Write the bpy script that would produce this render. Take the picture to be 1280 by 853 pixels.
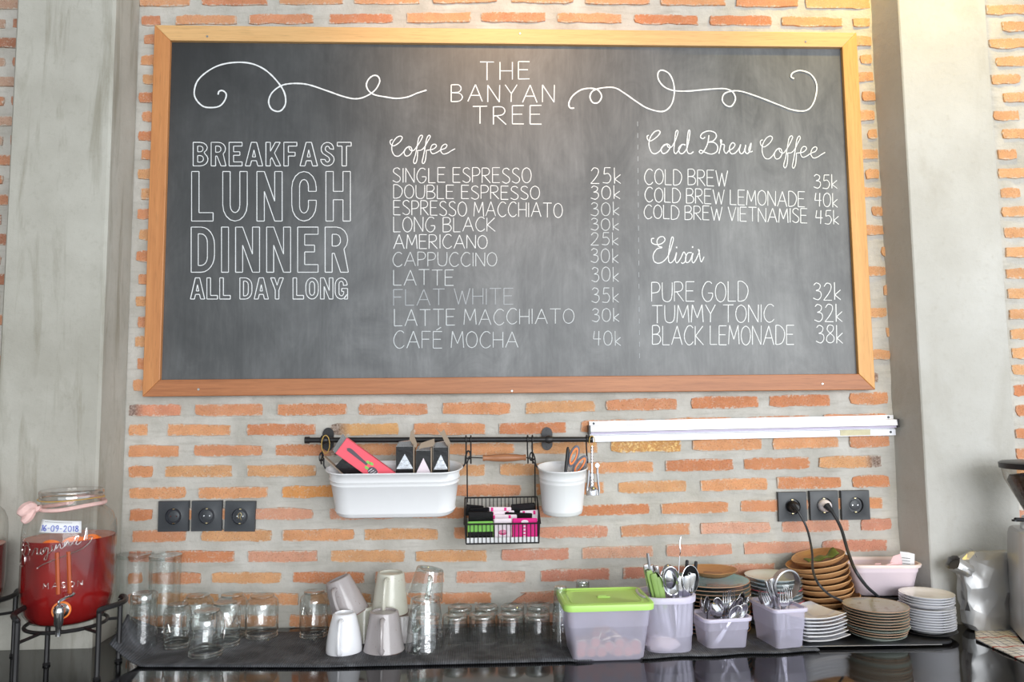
import bpy, math, random
import numpy as np
from mathutils import Vector, Matrix, Euler
sc = bpy.context.scene
for o in list(bpy.data.objects): bpy.data.objects.remove(o)
C = sc.collection
random.seed(7)
PI = math.pi
# ------------------------------------------------------------------ camera
F = 950.0
CAM = Vector((-0.09836, -2.10478, 1.48564))
pt, yw, rl = 0.088533, 0.042459, -0.010229
fw = Vector((math.sin(yw)*math.cos(pt), math.cos(yw)*math.cos(pt), math.sin(pt)))
r0 = Vector((math.cos(yw), -math.sin(yw), 0)); u0 = r0.cross(fw)
RT = r0*math.cos(rl)+u0*math.sin(rl); UP = u0*math.cos(rl)-r0*math.sin(rl)
cd = bpy.data.cameras.new('camera'); cam = bpy.data.objects.new('camera', cd); C.objects.link(cam)
cd.sensor_width = 36; cd.lens = F*36/1280; cd.clip_start = .05
cam.matrix_world = Matrix(((RT.x, UP.x, -fw.x, CAM.x), (RT.y, UP.y, -fw.y, CAM.y), (RT.z, UP.z, -fw.z, CAM.z), (0, 0, 0, 1)))
sc.camera = cam
# ------------------------------------------------------------------ light
sc.view_settings.view_transform = 'Standard'; sc.view_settings.look = 'None'
sc.view_settings.exposure = 0.0; sc.view_settings.gamma = 1
try:
    sc.cycles.transparent_max_bounces = 40
except Exception: pass
w = bpy.data.worlds.new('World'); sc.world = w; w.use_nodes = True
bg = w.node_tree.nodes['Background']; bg.inputs[0].default_value = (.86, .94, 1, 1); bg.inputs[1].default_value = 1.65
def area(name, loc, target, sx, sy, power, col):
    l = bpy.data.lights.new(name, 'AREA'); l.shape = 'RECTANGLE'; l.size = sx; l.size_y = sy; l.energy = power; l.color = col
    o = bpy.data.objects.new(name, l); C.objects.link(o); o.location = loc
    o.rotation_euler = (Vector(target)-Vector(loc)).to_track_quat('-Z', 'Y').to_euler(); return o
area('daylight_front_opening', (2.2, -6.3, 2.0), (0, 0, 1.6), 4.5, 2.6, 300, (.95, .97, 1))
def spot(name, loc, target, power, ang, col, rad=.04):
    l = bpy.data.lights.new(name, 'SPOT'); l.energy = power; l.spot_size = ang; l.spot_blend = 1; l.color = col; l.shadow_soft_size = rad
    o = bpy.data.objects.new(name, l); C.objects.link(o); o.location = loc
    o.rotation_euler = (Vector(target)-Vector(loc)).to_track_quat('-Z', 'Y').to_euler(); return o
spot('warm_spot_over_pillar', (1.10, -.42, 3.25), (1.12, -.08, 2.5), 48, 1.6, (1, .68, .10))
spot('warm_spot_over_menu', (.01, -1.2, 3.4), (0, -.02, 2.55), 85, .8, (1, .62, .32), .12)

# ------------------------------------------------------------------ pixel helpers: a photo pixel becomes a point on a real plane
def ray(u, v): return fw + RT*((u-640)/F) + UP*((426.5-v)/F)
def P(u, v, y=0.0):
    d = ray(u, v); return CAM + d*((y-CAM.y)/d.y)
ZC = 0.911
def G(u, v, z=ZC):
    d = ray(u, v); return CAM + d*((z-CAM.z)/d.z)
def SC(p): return F/((Vector(p)-CAM).dot(fw))
def foot(u, vf, wpx, z=ZC):
    """centre and radius of a round thing whose nearest bottom point is seen at (u, vf)"""
    g = G(u, vf, z); r = wpx/2/SC(g); r = wpx/2/SC((g.x, g.y+r, z))
    d = Vector((g.x-CAM.x, g.y-CAM.y, 0)).normalized()
    return Vector((g.x+d.x*r, g.y+d.y*r, z)), r
# ------------------------------------------------------------------ materials
def mat(name): 
    m = bpy.data.materials.new(name); m.use_nodes = True; nt = m.node_tree
    return m, nt, nt.nodes['Principled BSDF']
def lin(c):
    return tuple(((x/255)/12.92 if x/255 <= .04045 else ((x/255+.055)/1.055)**2.4) for x in c)+(1,)
def simple(name, rgb, rough=.5, metal=0, noise=0.06, scale=30, coat=0, bump=0, spec=.5, ior=1.45):
    m, nt, b = mat(name); c = lin(rgb)
    b.inputs['Roughness'].default_value = rough; b.inputs['Metallic'].default_value = metal
    b.inputs['IOR'].default_value = ior
    if coat: b.inputs['Coat Weight'].default_value = coat; b.inputs['Coat Roughness'].default_value = .05
    tc = nt.nodes.new('ShaderNodeTexCoord'); n = nt.nodes.new('ShaderNodeTexNoise'); n.inputs['Scale'].default_value = scale; n.inputs['Detail'].default_value = 4
    nt.links.new(tc.outputs['Object'], n.inputs['Vector'])
    mx = nt.nodes.new('ShaderNodeMix'); mx.data_type = 'RGBA'
    mx.inputs[6].default_value = tuple(x*(1-noise*2) for x in c[:3])+(1,); mx.inputs[7].default_value = tuple(min(1, x*(1+noise*2)) for x in c[:3])+(1,)
    nt.links.new(n.outputs['Fac'], mx.inputs[0]); nt.links.new(mx.outputs[2], b.inputs['Base Color'])
    if bump:
        bp = nt.nodes.new('ShaderNodeBump'); bp.inputs['Strength'].default_value = bump; bp.inputs['Distance'].default_value = .002
        nt.links.new(n.outputs['Fac'], bp.inputs['Height']); nt.links.new(bp.outputs[0], b.inputs['Normal'])
    return m
def N(nt, t, **k):
    n = nt.nodes.new(t)
    for a, v in k.items():
        if a.startswith('i'): n.inputs[int(a[1:])].default_value = v
        else: setattr(n, a, v)
    return n
def math_(nt, op, a, b=None, clamp=False):
    n = nt.nodes.new('ShaderNodeMath'); n.operation = op; n.use_clamp = clamp
    for i, x in enumerate((a, b)):
        if x is None: continue
        if isinstance(x, (int, float)): n.inputs[i].default_value = x
        else: nt.links.new(x, n.inputs[i])
    return n.outputs[0]
def mixc(nt, f, a, b):
    n = nt.nodes.new('ShaderNodeMix'); n.data_type = 'RGBA'
    for i, x in ((0, f), (6, a), (7, b)):
        if isinstance(x, (int, float, tuple)): n.inputs[i].default_value = x
        else: nt.links.new(x, n.inputs[i])
    return n.outputs[2]
def ramp(nt, x, lo, hi):
    n = nt.nodes.new('ShaderNodeMapRange'); n.inputs[1].default_value = lo; n.inputs[2].default_value = hi
    nt.links.new(x, n.inputs[0]); return n.outputs[0]
def noise(nt, vec, scale, detail=4, rough=.55, dist=0):
    n = nt.nodes.new('ShaderNodeTexNoise'); n.inputs['Scale'].default_value = scale; n.inputs['Detail'].default_value = detail
    n.inputs['Roughness'].default_value = rough; n.inputs['Distortion'].default_value = dist
    nt.links.new(vec, n.inputs['Vector']); return n.outputs['Fac']
def mapping(nt, src, scale=(1, 1, 1)):
    n = nt.nodes.new('ShaderNodeMapping'); n.inputs['Scale'].default_value = scale
    nt.links.new(src, n.inputs['Vector']); return n.outputs[0]
def bump(nt, b, h, s=.4, d=.003):
    n = nt.nodes.new('ShaderNodeBump'); n.inputs['Strength'].default_value = s; n.inputs['Distance'].default_value = d
    nt.links.new(h, n.inputs['Height']); nt.links.new(n.outputs[0], b.inputs['Normal'])
MORT = (193, 190, 181)
def mortar_mat():
    m, nt, b = mat('mortar'); tc = N(nt, 'ShaderNodeTexCoord').outputs['Object']
    n1 = noise(nt, tc, 9, 5); n2 = noise(nt, tc, 90, 6, .7); st = noise(nt, mapping(nt, tc, (6, 1, 45)), 1.6, 5, .6)
    c = mixc(nt, ramp(nt, n1, .3, .7), lin((176, 172, 163)), lin((206, 202, 195)))
    c = mixc(nt, math_(nt, 'MULTIPLY', ramp(nt, st, .52, .76), .55), c, lin((156, 151, 141)))
    c = mixc(nt, math_(nt, 'MULTIPLY', ramp(nt, n2, .6, .8), .55), c, lin((138, 132, 122)))
    nt.links.new(c, b.inputs['Base Color']); b.inputs['Roughness'].default_value = .95
    b.inputs['Specular IOR Level'].default_value = .2
    h = math_(nt, 'ADD', math_(nt, 'MULTIPLY', n2, .6), math_(nt, 'MULTIPLY', noise(nt, tc, 28, 4), 1.2)); bump(nt, b, h, .55, .006)
    return m
def brick_mat(name, dark=None, gold=False):
    m, nt, b = mat(name); t = N(nt, 'ShaderNodeTexCoord'); oi = N(nt, 'ShaderNodeObjectInfo')
    ob = N(nt, 'ShaderNodeVectorMath', operation='ADD'); nt.links.new(t.outputs['Object'], ob.inputs[0])
    sc_ = N(nt, 'ShaderNodeVectorMath', operation='SCALE'); cmb = N(nt, 'ShaderNodeCombineXYZ')
    for i in range(3): nt.links.new(oi.outputs['Random'], cmb.inputs[i])
    nt.links.new(cmb.outputs[0], sc_.inputs[0]); sc_.inputs['Scale'].default_value = 37; nt.links.new(sc_.outputs[0], ob.inputs[1])
    v = ob.outputs[0]; v2 = mapping(nt, v, (1, 1, 1))
    n1 = noise(nt, v2, 22, 4); n2 = noise(nt, v2, 170, 6, .75); n3 = noise(nt, v2, 420, 3)
    c = mixc(nt, .0, oi.outputs['Color'], oi.outputs['Color'])
    hs = N(nt, 'ShaderNodeHueSaturation'); nt.links.new(c, hs.inputs['Color']); hs.inputs['Saturation'].default_value = .9
    nt.links.new(math_(nt, 'ADD', math_(nt, 'MULTIPLY', n1, .5), .72), hs.inputs['Value'])
    nt.links.new(math_(nt, 'ADD', math_(nt, 'MULTIPLY', n2, .03), .489), hs.inputs['Hue'])
    c = hs.outputs[0]
    c = mixc(nt, math_(nt, 'MULTIPLY', ramp(nt, n3, .58, .68), .6), c, lin((120, 66, 40)))
    if gold: c = mixc(nt, ramp(nt, n2, .52, .6), c, lin((240, 205, 140)))
    g = N(nt, 'ShaderNodeSeparateXYZ'); nt.links.new(t.outputs['Generated'], g.inputs[0])
    if dark is not None:
        gx = g.outputs[0]
        f = ramp(nt, gx, dark[0], dark[1]); c = mixc(nt, math_(nt, 'MULTIPLY', f, .9), c, mixc(nt, ramp(nt, n2, .4, .6), lin((86, 72, 66)), lin((165, 150, 142))))
    dx = math_(nt, 'MULTIPLY', math_(nt, 'SUBTRACT', .5, math_(nt, 'ABSOLUTE', math_(nt, 'SUBTRACT', g.outputs[0], .5))), .19)
    dz = math_(nt, 'MULTIPLY', math_(nt, 'SUBTRACT', .5, math_(nt, 'ABSOLUTE', math_(nt, 'SUBTRACT', g.outputs[2], .5))), .036)
    d = math_(nt, 'MINIMUM', dx, dz)
    nn = math_(nt, 'MULTIPLY', math_(nt, 'SUBTRACT', noise(nt, v2, 110, 7, .8), .5), .045)
    e = math_(nt, 'ADD', d, nn)
    sm = math_(nt, 'SUBTRACT', 1, ramp(nt, e, .0016, .0042))
    sp = math_(nt, 'MULTIPLY', math_(nt, 'MULTIPLY', ramp(nt, noise(nt, v2, 240, 6, .85), .54, .60), ramp(nt, noise(nt, v2, 26, 3), .42, .62)), .65)
    f = math_(nt, 'MAXIMUM', math_(nt, 'MULTIPLY', sm, .8), sp)
    c = mixc(nt, f, c, lin((206, 198, 186)))
    nt.links.new(c, b.inputs['Base Color']); b.inputs['Roughness'].default_value = .93; b.inputs['Specular IOR Level'].default_value = .2
    bump(nt, b, math_(nt, 'ADD', n2, n1), .5, .004)
    return m
def concrete_mat(name, a, b_, stain, sx=14, amt=.6):
    m, nt, b = mat(name); tc = N(nt, 'ShaderNodeTexCoord').outputs['Object']
    n1 = noise(nt, tc, 3.2, 5, .6); n2 = noise(nt, mapping(nt, tc, (sx, sx, 1.6)), 1.5, 5, .65, .6); n3 = noise(nt, tc, 60, 6, .7)
    c = mixc(nt, ramp(nt, n1, .35, .65), lin(a), lin(b_))
    c = mixc(nt, math_(nt, 'MULTIPLY', ramp(nt, n2, .52, .75), amt), c, lin(stain))
    c = mixc(nt, math_(nt, 'MULTIPLY', ramp(nt, n3, .55, .8), .3), c, lin(stain))
    nt.links.new(c, b.inputs['Base Color']); b.inputs['Roughness'].default_value = .8; b.inputs['Specular IOR Level'].default_value = .25
    bump(nt, b, math_(nt, 'ADD', n3, math_(nt, 'MULTIPLY', n1, 2)), .35, .004); return m
def wood_mat(name, a, b_, axis='x', grain=60):
    m, nt, b = mat(name); tc = N(nt, 'ShaderNodeTexCoord').outputs['Object']
    s = {'x': (3, grain, grain), 'z': (grain, grain, 3), 'y': (grain, 3, grain)}[axis]
    n1 = noise(nt, mapping(nt, tc, s), 1.4, 6, .65, .5); n2 = noise(nt, mapping(nt, tc, tuple(x*3 for x in s)), 2, 3)
    c = mixc(nt, ramp(nt, n1, .3, .7), lin(a), lin(b_)); c = mixc(nt, math_(nt, 'MULTIPLY', ramp(nt, n2, .55, .7), .35), c, lin(tuple(x*.72 for x in a)))
    nt.links.new(c, b.inputs['Base Color']); b.inputs['Roughness'].default_value = .45; bump(nt, b, n2, .12, .001); return m
def glass_mat(name, tint=(.97, .985, .98), edge=(.62, .66, .65), refl=.9, base=.04, hi=.75, wav=0):
    m, nt, b = mat(name); nt.nodes.remove(b)
    out = nt.nodes['Material Output']; lw = N(nt, 'ShaderNodeLayerWeight'); lw.inputs[0].default_value = .5
    fa = math_(nt, 'POWER', lw.outputs['Facing'], 3.0)
    tr = N(nt, 'ShaderNodeBsdfTransparent'); nt.links.new(mixc(nt, fa, tint+(1,), edge+(1,)), tr.inputs[0])
    gl = N(nt, 'ShaderNodeBsdfGlossy'); gl.inputs['Roughness'].default_value = .06; gl.inputs[0].default_value = (refl, refl, refl, 1)
    tcn = N(nt, 'ShaderNodeTexCoord').outputs['Object']
    if wav:
        bp = N(nt, 'ShaderNodeBump'); bp.inputs['Strength'].default_value = wav; bp.inputs['Distance'].default_value = .004
        nt.links.new(noise(nt, tcn, 55, 3), bp.inputs['Height']); nt.links.new(bp.outputs[0], gl.inputs['Normal'])
    f = math_(nt, 'ADD', math_(nt, 'MULTIPLY', math_(nt, 'POWER', lw.outputs['Facing'], 3.5), hi-base), base)
    mx = N(nt, 'ShaderNodeMixShader'); nt.links.new(f, mx.inputs[0]); nt.links.new(tr.outputs[0], mx.inputs[1]); nt.links.new(gl.outputs[0], mx.inputs[2])
    nt.links.new(mx.outputs[0], out.inputs['Surface']); return m
def frosted_mat(name, rgb, opac=.55):
    m, nt, b = mat(name); out = nt.nodes['Material Output']
    b.inputs['Base Color'].default_value = lin(rgb); b.inputs['Roughness'].default_value = .35
    tl = N(nt, 'ShaderNodeBsdfTranslucent'); tl.inputs[0].default_value = lin(rgb)
    m1 = N(nt, 'ShaderNodeMixShader'); m1.inputs[0].default_value = .22; nt.links.new(b.outputs[0], m1.inputs[1]); nt.links.new(tl.outputs[0], m1.inputs[2])
    tr = N(nt, 'ShaderNodeBsdfTransparent'); tr.inputs[0].default_value = (.9, .89, .97, 1)
    tcn = N(nt, 'ShaderNodeTexCoord').outputs['Object']; f = math_(nt, 'ADD', math_(nt, 'MULTIPLY', noise(nt, tcn, 12, 3), .12), opac-.06)
    mx = N(nt, 'ShaderNodeMixShader'); nt.links.new(f, mx.inputs[0]); nt.links.new(tr.outputs[0], mx.inputs[1]); nt.links.new(m1.outputs[0], mx.inputs[2])
    nt.links.new(mx.outputs[0], out.inputs['Surface']); return m
def board_mat():
    m, nt, b = mat('chalkboard_surface'); tc = N(nt, 'ShaderNodeTexCoord').outputs['Object']
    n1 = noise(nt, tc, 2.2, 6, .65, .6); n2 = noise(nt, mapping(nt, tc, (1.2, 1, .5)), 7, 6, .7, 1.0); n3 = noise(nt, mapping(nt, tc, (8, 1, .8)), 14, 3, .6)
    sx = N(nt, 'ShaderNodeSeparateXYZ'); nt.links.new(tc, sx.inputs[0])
    # chalk smudges scaled by a painted room reflection, paler low and rightwards
    room_sheen = math_(nt, 'ADD', math_(nt, 'MULTIPLY', ramp(nt, sx.outputs[2], .5, -.5), .55), math_(nt, 'ADD', math_(nt, 'MULTIPLY', ramp(nt, sx.outputs[0], -.85, .0), .75), .12), True)
    dust_sheen = math_(nt, 'MULTIPLY', math_(nt, 'ADD', math_(nt, 'MULTIPLY', ramp(nt, n1, .25, .75), ramp(nt, n2, .2, .8)), .22), room_sheen)
    dust_sheen = math_(nt, 'ADD', dust_sheen, math_(nt, 'MULTIPLY', math_(nt, 'MULTIPLY', ramp(nt, n3, .45, .75), .10), room_sheen))
    c = mixc(nt, dust_sheen, lin((33, 35, 37)), lin((140, 141, 142)))
    nt.links.new(c, b.inputs['Base Color']); b.inputs['Roughness'].default_value = .42; b.inputs['Specular IOR Level'].default_value = .5
    return m
def counter_mat():
    m, nt, b = mat('black_granite'); tc = N(nt, 'ShaderNodeTexCoord').outputs['Object']
    n = noise(nt, tc, 320, 2); c = mixc(nt, ramp(nt, n, .66, .72), lin((22, 22, 24)), lin((70, 72, 76)))
    nt.links.new(c, b.inputs['Base Color']); b.inputs['Roughness'].default_value = .1; b.inputs['IOR'].default_value = 1.75
    nt.links.new(math_(nt, 'ADD', math_(nt, 'MULTIPLY', ramp(nt, noise(nt, tc, 9, 5), .4, .7), .08), .05), b.inputs['Roughness']); return m
def ribbed_rubber():
    m, nt, b = mat('ribbed_black_rubber'); tc = N(nt, 'ShaderNodeTexCoord').outputs['Object']
    wv = N(nt, 'ShaderNodeTexWave', bands_direction='X'); wv.inputs['Scale'].default_value = 60; nt.links.new(tc, wv.inputs['Vector'])
    n = noise(nt, tc, 14, 5, .6, .8)
    c = mixc(nt, ramp(nt, n, .4, .75), lin((64, 65, 69)), lin((112, 113, 118)))
    nt.links.new(c, b.inputs['Base Color']); b.inputs['Roughness'].default_value = .75; bump(nt, b, wv.outputs['Fac'], .7, .0015); return m
def foil_mat():
    m, nt, b = mat('crinkled_foil'); tc = N(nt, 'ShaderNodeTexCoord').outputs['Object']
    b.inputs['Base Color'].default_value = (.52, .52, .52, 1); b.inputs['Metallic'].default_value = .6; b.inputs['Roughness'].default_value = .36
    v = N(nt, 'ShaderNodeTexVoronoi'); v.inputs['Scale'].default_value = 19; nt.links.new(tc, v.inputs['Vector']); bump(nt, b, v.outputs['Distance'], .4, .012); return m
def speckle_mat(name, rgb, spot_rgb, rough=.22, th=(.66, .7), scale=130):
    m, nt, b = mat(name); tc = N(nt, 'ShaderNodeTexCoord').outputs['Object']
    c = mixc(nt, ramp(nt, noise(nt, tc, scale, 2), *th), mixc(nt, noise(nt, tc, 12, 3), lin(tuple(x*.93 for x in rgb)), lin(rgb)), lin(spot_rgb))
    nt.links.new(c, b.inputs['Base Color']); b.inputs['Roughness'].default_value = rough; return m
def liquid_mat():
    m, nt, b = mat('red_drink'); tc = N(nt, 'ShaderNodeTexCoord').outputs['Object']
    s = N(nt, 'ShaderNodeSeparateXYZ'); nt.links.new(tc, s.inputs[0])
    n = noise(nt, mapping(nt, tc, (1, 1, .6)), 14, 3, .5, .4)
    c = mixc(nt, ramp(nt, n, .35, .75), lin((104, 16, 20)), lin((150, 30, 28)))
    nt.links.new(c, b.inputs['Base Color']); b.inputs['Roughness'].default_value = .12
    b.inputs['Emission Strength'].default_value = 0
    return m
M = {}
M['mortar'] = mortar_mat(); M['brick'] = brick_mat('brick_face'); M['brick_dark_end'] = brick_mat('brick_burnt_right_end', (.72, .86)); M['brick_dark_start'] = brick_mat('brick_burnt_left_end', (.3, .12)); M['brick_gold'] = brick_mat('brick_yellow_flecked', None, True)
M['concL'] = concrete_mat('concrete_streaked', (170, 167, 157), (190, 188, 179), (136, 131, 115), 14, .8)
M['concR'] = concrete_mat('concrete_smooth', (186, 184, 178), (200, 199, 195), (160, 154, 142), 4, .45)
M['conc'] = concrete_mat('concrete_room', (140, 138, 132), (160, 157, 150), (120, 117, 110))
M['wood_top'] = wood_mat('oak_top_lit', (214, 168, 112), (228, 184, 128), 'x'); M['wood_bot'] = wood_mat('oak_bottom_shaded', (158, 98, 60), (186, 122, 78), 'x')  # frame rail tones mix grain differences with painted lighting, bottom rail shaded
M['wood_l'] = wood_mat('oak_left', (186, 122, 72), (206, 142, 88), 'z'); M['wood_r'] = wood_mat('oak_right', (212, 154, 84), (228, 172, 102), 'z')
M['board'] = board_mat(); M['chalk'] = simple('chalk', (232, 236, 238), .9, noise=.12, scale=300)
M['chalk_faint'] = simple('chalk_faint', (176, 180, 184), .9, noise=.15, scale=300)
M['chalk_dim'] = simple('chalk_dusty', (206, 210, 212), .9, noise=.15, scale=300)
M['black_metal'] = simple('black_painted_iron', (44, 43, 44), .38, .3, .1)
M['steel'] = simple('stainless_steel', (205, 205, 208), .16, 1, .06, 20)
M['steel_dull'] = simple('brushed_steel', (175, 175, 178), .34, 1, .06, 40)
M['chrome'] = simple('chrome', (225, 226, 230), .07, 1, .02)
M['screw'] = simple('screw_head', (190, 190, 188), .3, .8)
M['white_enamel'] = simple('white_enamel', (232, 232, 234), .3, 0, .01, coat=.3)
M['white_alu'] = simple('white_aluminium', (226, 227, 233), .35, .1, .015)
M['alu_gap'] = simple('grey_lilac_channel', (160, 152, 172), .4, .2)
M['tape'] = simple('old_yellow_tape', (205, 196, 160), .5, 0, .12, 60)
M['socket'] = simple('anthracite_plastic', (66, 69, 73), .42, 0, .03)
M['socket_in'] = simple('dark_socket_well', (48, 50, 56), .3)
M['brass'] = simple('brass_clip', (206, 190, 150), .25, .9)
M['yellow_rubber'] = simple('rubber_band', (196, 160, 84), .6)
M['black_plastic'] = simple('black_plastic', (34, 34, 36), .35)
M['cable'] = simple('black_cable', (44, 46, 50), .45)
M['white_plastic'] = simple('white_plastic', (238, 232, 238), .35)
M['handle_wood'] = wood_mat('handle_wood', (150, 98, 66), (184, 128, 92), 'x', 90)
M['counter'] = counter_mat(); M['rubber'] = ribbed_rubber()
M['glass'] = glass_mat('clear_glass', (.95, .965, .96), (.48, .53, .52), 1, .12, .95, .25); M['glass_thick'] = glass_mat('thick_glass', (.84, .88, .87), (.26, .29, .28), 1, .16, .95, .5)
M['glass_rim'] = glass_mat('glass_rim', (.82, .85, .84), (.4, .43, .42), 1, .34, .95, .3)
M['wood_edge'] = simple('wood_edge_highlight', (206, 162, 112), .6)  # pale highlight painted along the rims of the wooden plates
M['jar_glass'] = glass_mat('jar_glass', (.985, .98, .97), (.74, .74, .72), .85, .03, .6)
M['lid_glass'] = glass_mat('clear_plastic_lid', (.9, .88, .86), (.55, .52, .5), .95, .22, .8)
M['emboss'] = glass_mat('embossed_glass', (.93, .9, .88), (.6, .55, .52), 1, .3, .9)
M['liquid'] = liquid_mat(); M['liquid_top'] = simple('drink_surface', (206, 112, 92), .15, 0, .15, 30)
M['orange'] = simple('orange_slice', (238, 120, 44), .3, 0, .12, 60); M['peel'] = simple('orange_peel', (176, 78, 34), .35)
M['cloth_pink'] = simple('pink_cloth', (228, 190, 184), .9, 0, .12, 80, bump=.5)
M['paper'] = simple('white_paper', (236, 236, 238), .8, 0, .02); M['pink_paper'] = simple('pink_paper', (244, 204, 206), .8, 0, .03)
M['ink'] = simple('blue_ink', (74, 92, 190), .7); M['ink_grey'] = simple('grey_print', (120, 120, 124), .7)
M['cer_white'] = simple('white_glaze', (240, 240, 244), .14, coat=.5, noise=.01)
M['cer_grey'] = speckle_mat('grey_lilac_glaze', (178, 170, 170), (148, 134, 130), .15, (.68, .74), 220)
M['cer_cream'] = speckle_mat('cream_glaze', (216, 214, 200), (190, 184, 165), .18)
M['cer_foot'] = simple('raw_clay_foot', (150, 108, 92), .8)
M['teal'] = simple('teal_glaze', (96, 152, 166), .16, coat=.4); M['rim_brown'] = simple('brown_rim', (178, 140, 112), .4)
M['celadon'] = simple('celadon_glaze', (196, 206, 196), .18); M['greygreen'] = speckle_mat('sage_grey_glaze', (176, 172, 160), (146, 132, 112), .2, (.6, .72), 60)
M['blueshade'] = simple('pale_blue_glaze', (216, 228, 232), .15); M['rim_red'] = simple('red_rim', (188, 82, 92), .35)
M['bowl_wood'] = wood_mat('carved_wood', (160, 114, 72), (188, 142, 98), 'x', 28); M['bowl_wood2'] = wood_mat('carved_wood_dark', (132, 94, 66), (160, 122, 90), 'x', 28)
M['leaf'] = simple('green_leaf', (104, 118, 52), .5, 0, .15, 60)
M['lime'] = simple('lime_plastic', (184, 228, 118), .35, noise=.02); M['frost'] = frosted_mat('frosted_plastic', (240, 235, 255), .50)
M['frost_dense'] = frosted_mat('frosted_plastic_rim', (238, 233, 250), .85); M['pink_tub'] = simple('pink_tub_plastic', (226, 210, 218), .4, noise=.01); M['pink_rim'] = simple('pink_tub_rim', (238, 222, 218), .4)
M['token'] = simple('round_biscuit', (216, 150, 122), .8, 0, .12, 90); M['token_edge'] = simple('biscuit_edge', (250, 228, 200), .8)
M['napkin'] = simple('crumpled_napkin', (232, 222, 216), .9, 0, .1, 60, bump=.6)
M['green_handle'] = simple('green_handle', (138, 168, 92), .4); M['foil'] = foil_mat(); M['foil_in'] = simple('dark_foil_inside', (60, 62, 62), .4)
M['grinder'] = simple('grey_grinder_body', (190, 190, 192), .35, .35, .02); M['bean'] = simple('coffee_beans', (56, 36, 26), .4, 0, .2, 120)
M['hopper'] = glass_mat('smoky_hopper', (.9, .88, .85), (.5, .47, .44), .9, .05, .6)
M['black_pack'] = simple('glossy_black_sachet', (26, 25, 27), .22, 0, .1, 40, bump=.6); M['silver_pack'] = simple('silver_foil_pack', (206, 208, 214), .2, .8, .05, 60, bump=.5)
M['kraft'] = simple('kraft_card', (158, 140, 122), .8, 0, .08); M['coral'] = simple('coral_card', (244, 96, 112), .5, noise=.02); M['magenta'] = simple('magenta_sachet', (226, 40, 134), .35, noise=.04)
M['pinkwhite'] = simple('pink_white_sachet', (240, 226, 234), .4); M['lime_pack'] = simple('lime_band', (136, 204, 96), .4); M['darkgrey'] = simple('grey_print_dark', (92, 84, 92), .5)
M['orange_plastic'] = simple('orange_grip', (240, 128, 44), .4); M['grey_plastic'] = simple('grey_grip', (92, 92, 102), .45)
M['towel_red'] = simple('towel_red_line', (188, 70, 66), .9); M['towel_blue'] = simple('towel_grey_line', (126, 128, 146), .9)
def towel_mat():
    m, nt, b = mat('checked_towel'); tc = N(nt, 'ShaderNodeTexCoord').outputs['Object']; s = N(nt, 'ShaderNodeSeparateXYZ'); nt.links.new(tc, s.inputs[0])
    def line(o, per, w, ph=0):
        f = math_(nt, 'FRACT', math_(nt, 'ADD', math_(nt, 'DIVIDE', o, per), ph)); return math_(nt, 'LESS_THAN', f, w)
    c = mixc(nt, line(s.outputs[0], .022, .14), lin((216, 214, 214)), lin((146, 148, 162)))
    c = mixc(nt, math_(nt, 'MULTIPLY', line(s.outputs[1], .018, .16), .8), c, lin((120, 122, 142)))
    c = mixc(nt, line(s.outputs[1], .072, .09, .3), c, lin((184, 104, 100)))
    nt.links.new(c, b.inputs['Base Color']); b.inputs['Roughness'].default_value = .95; bump(nt, b, noise(nt, tc, 300, 2), .5, .001); return m
M['towel'] = towel_mat()
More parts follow.
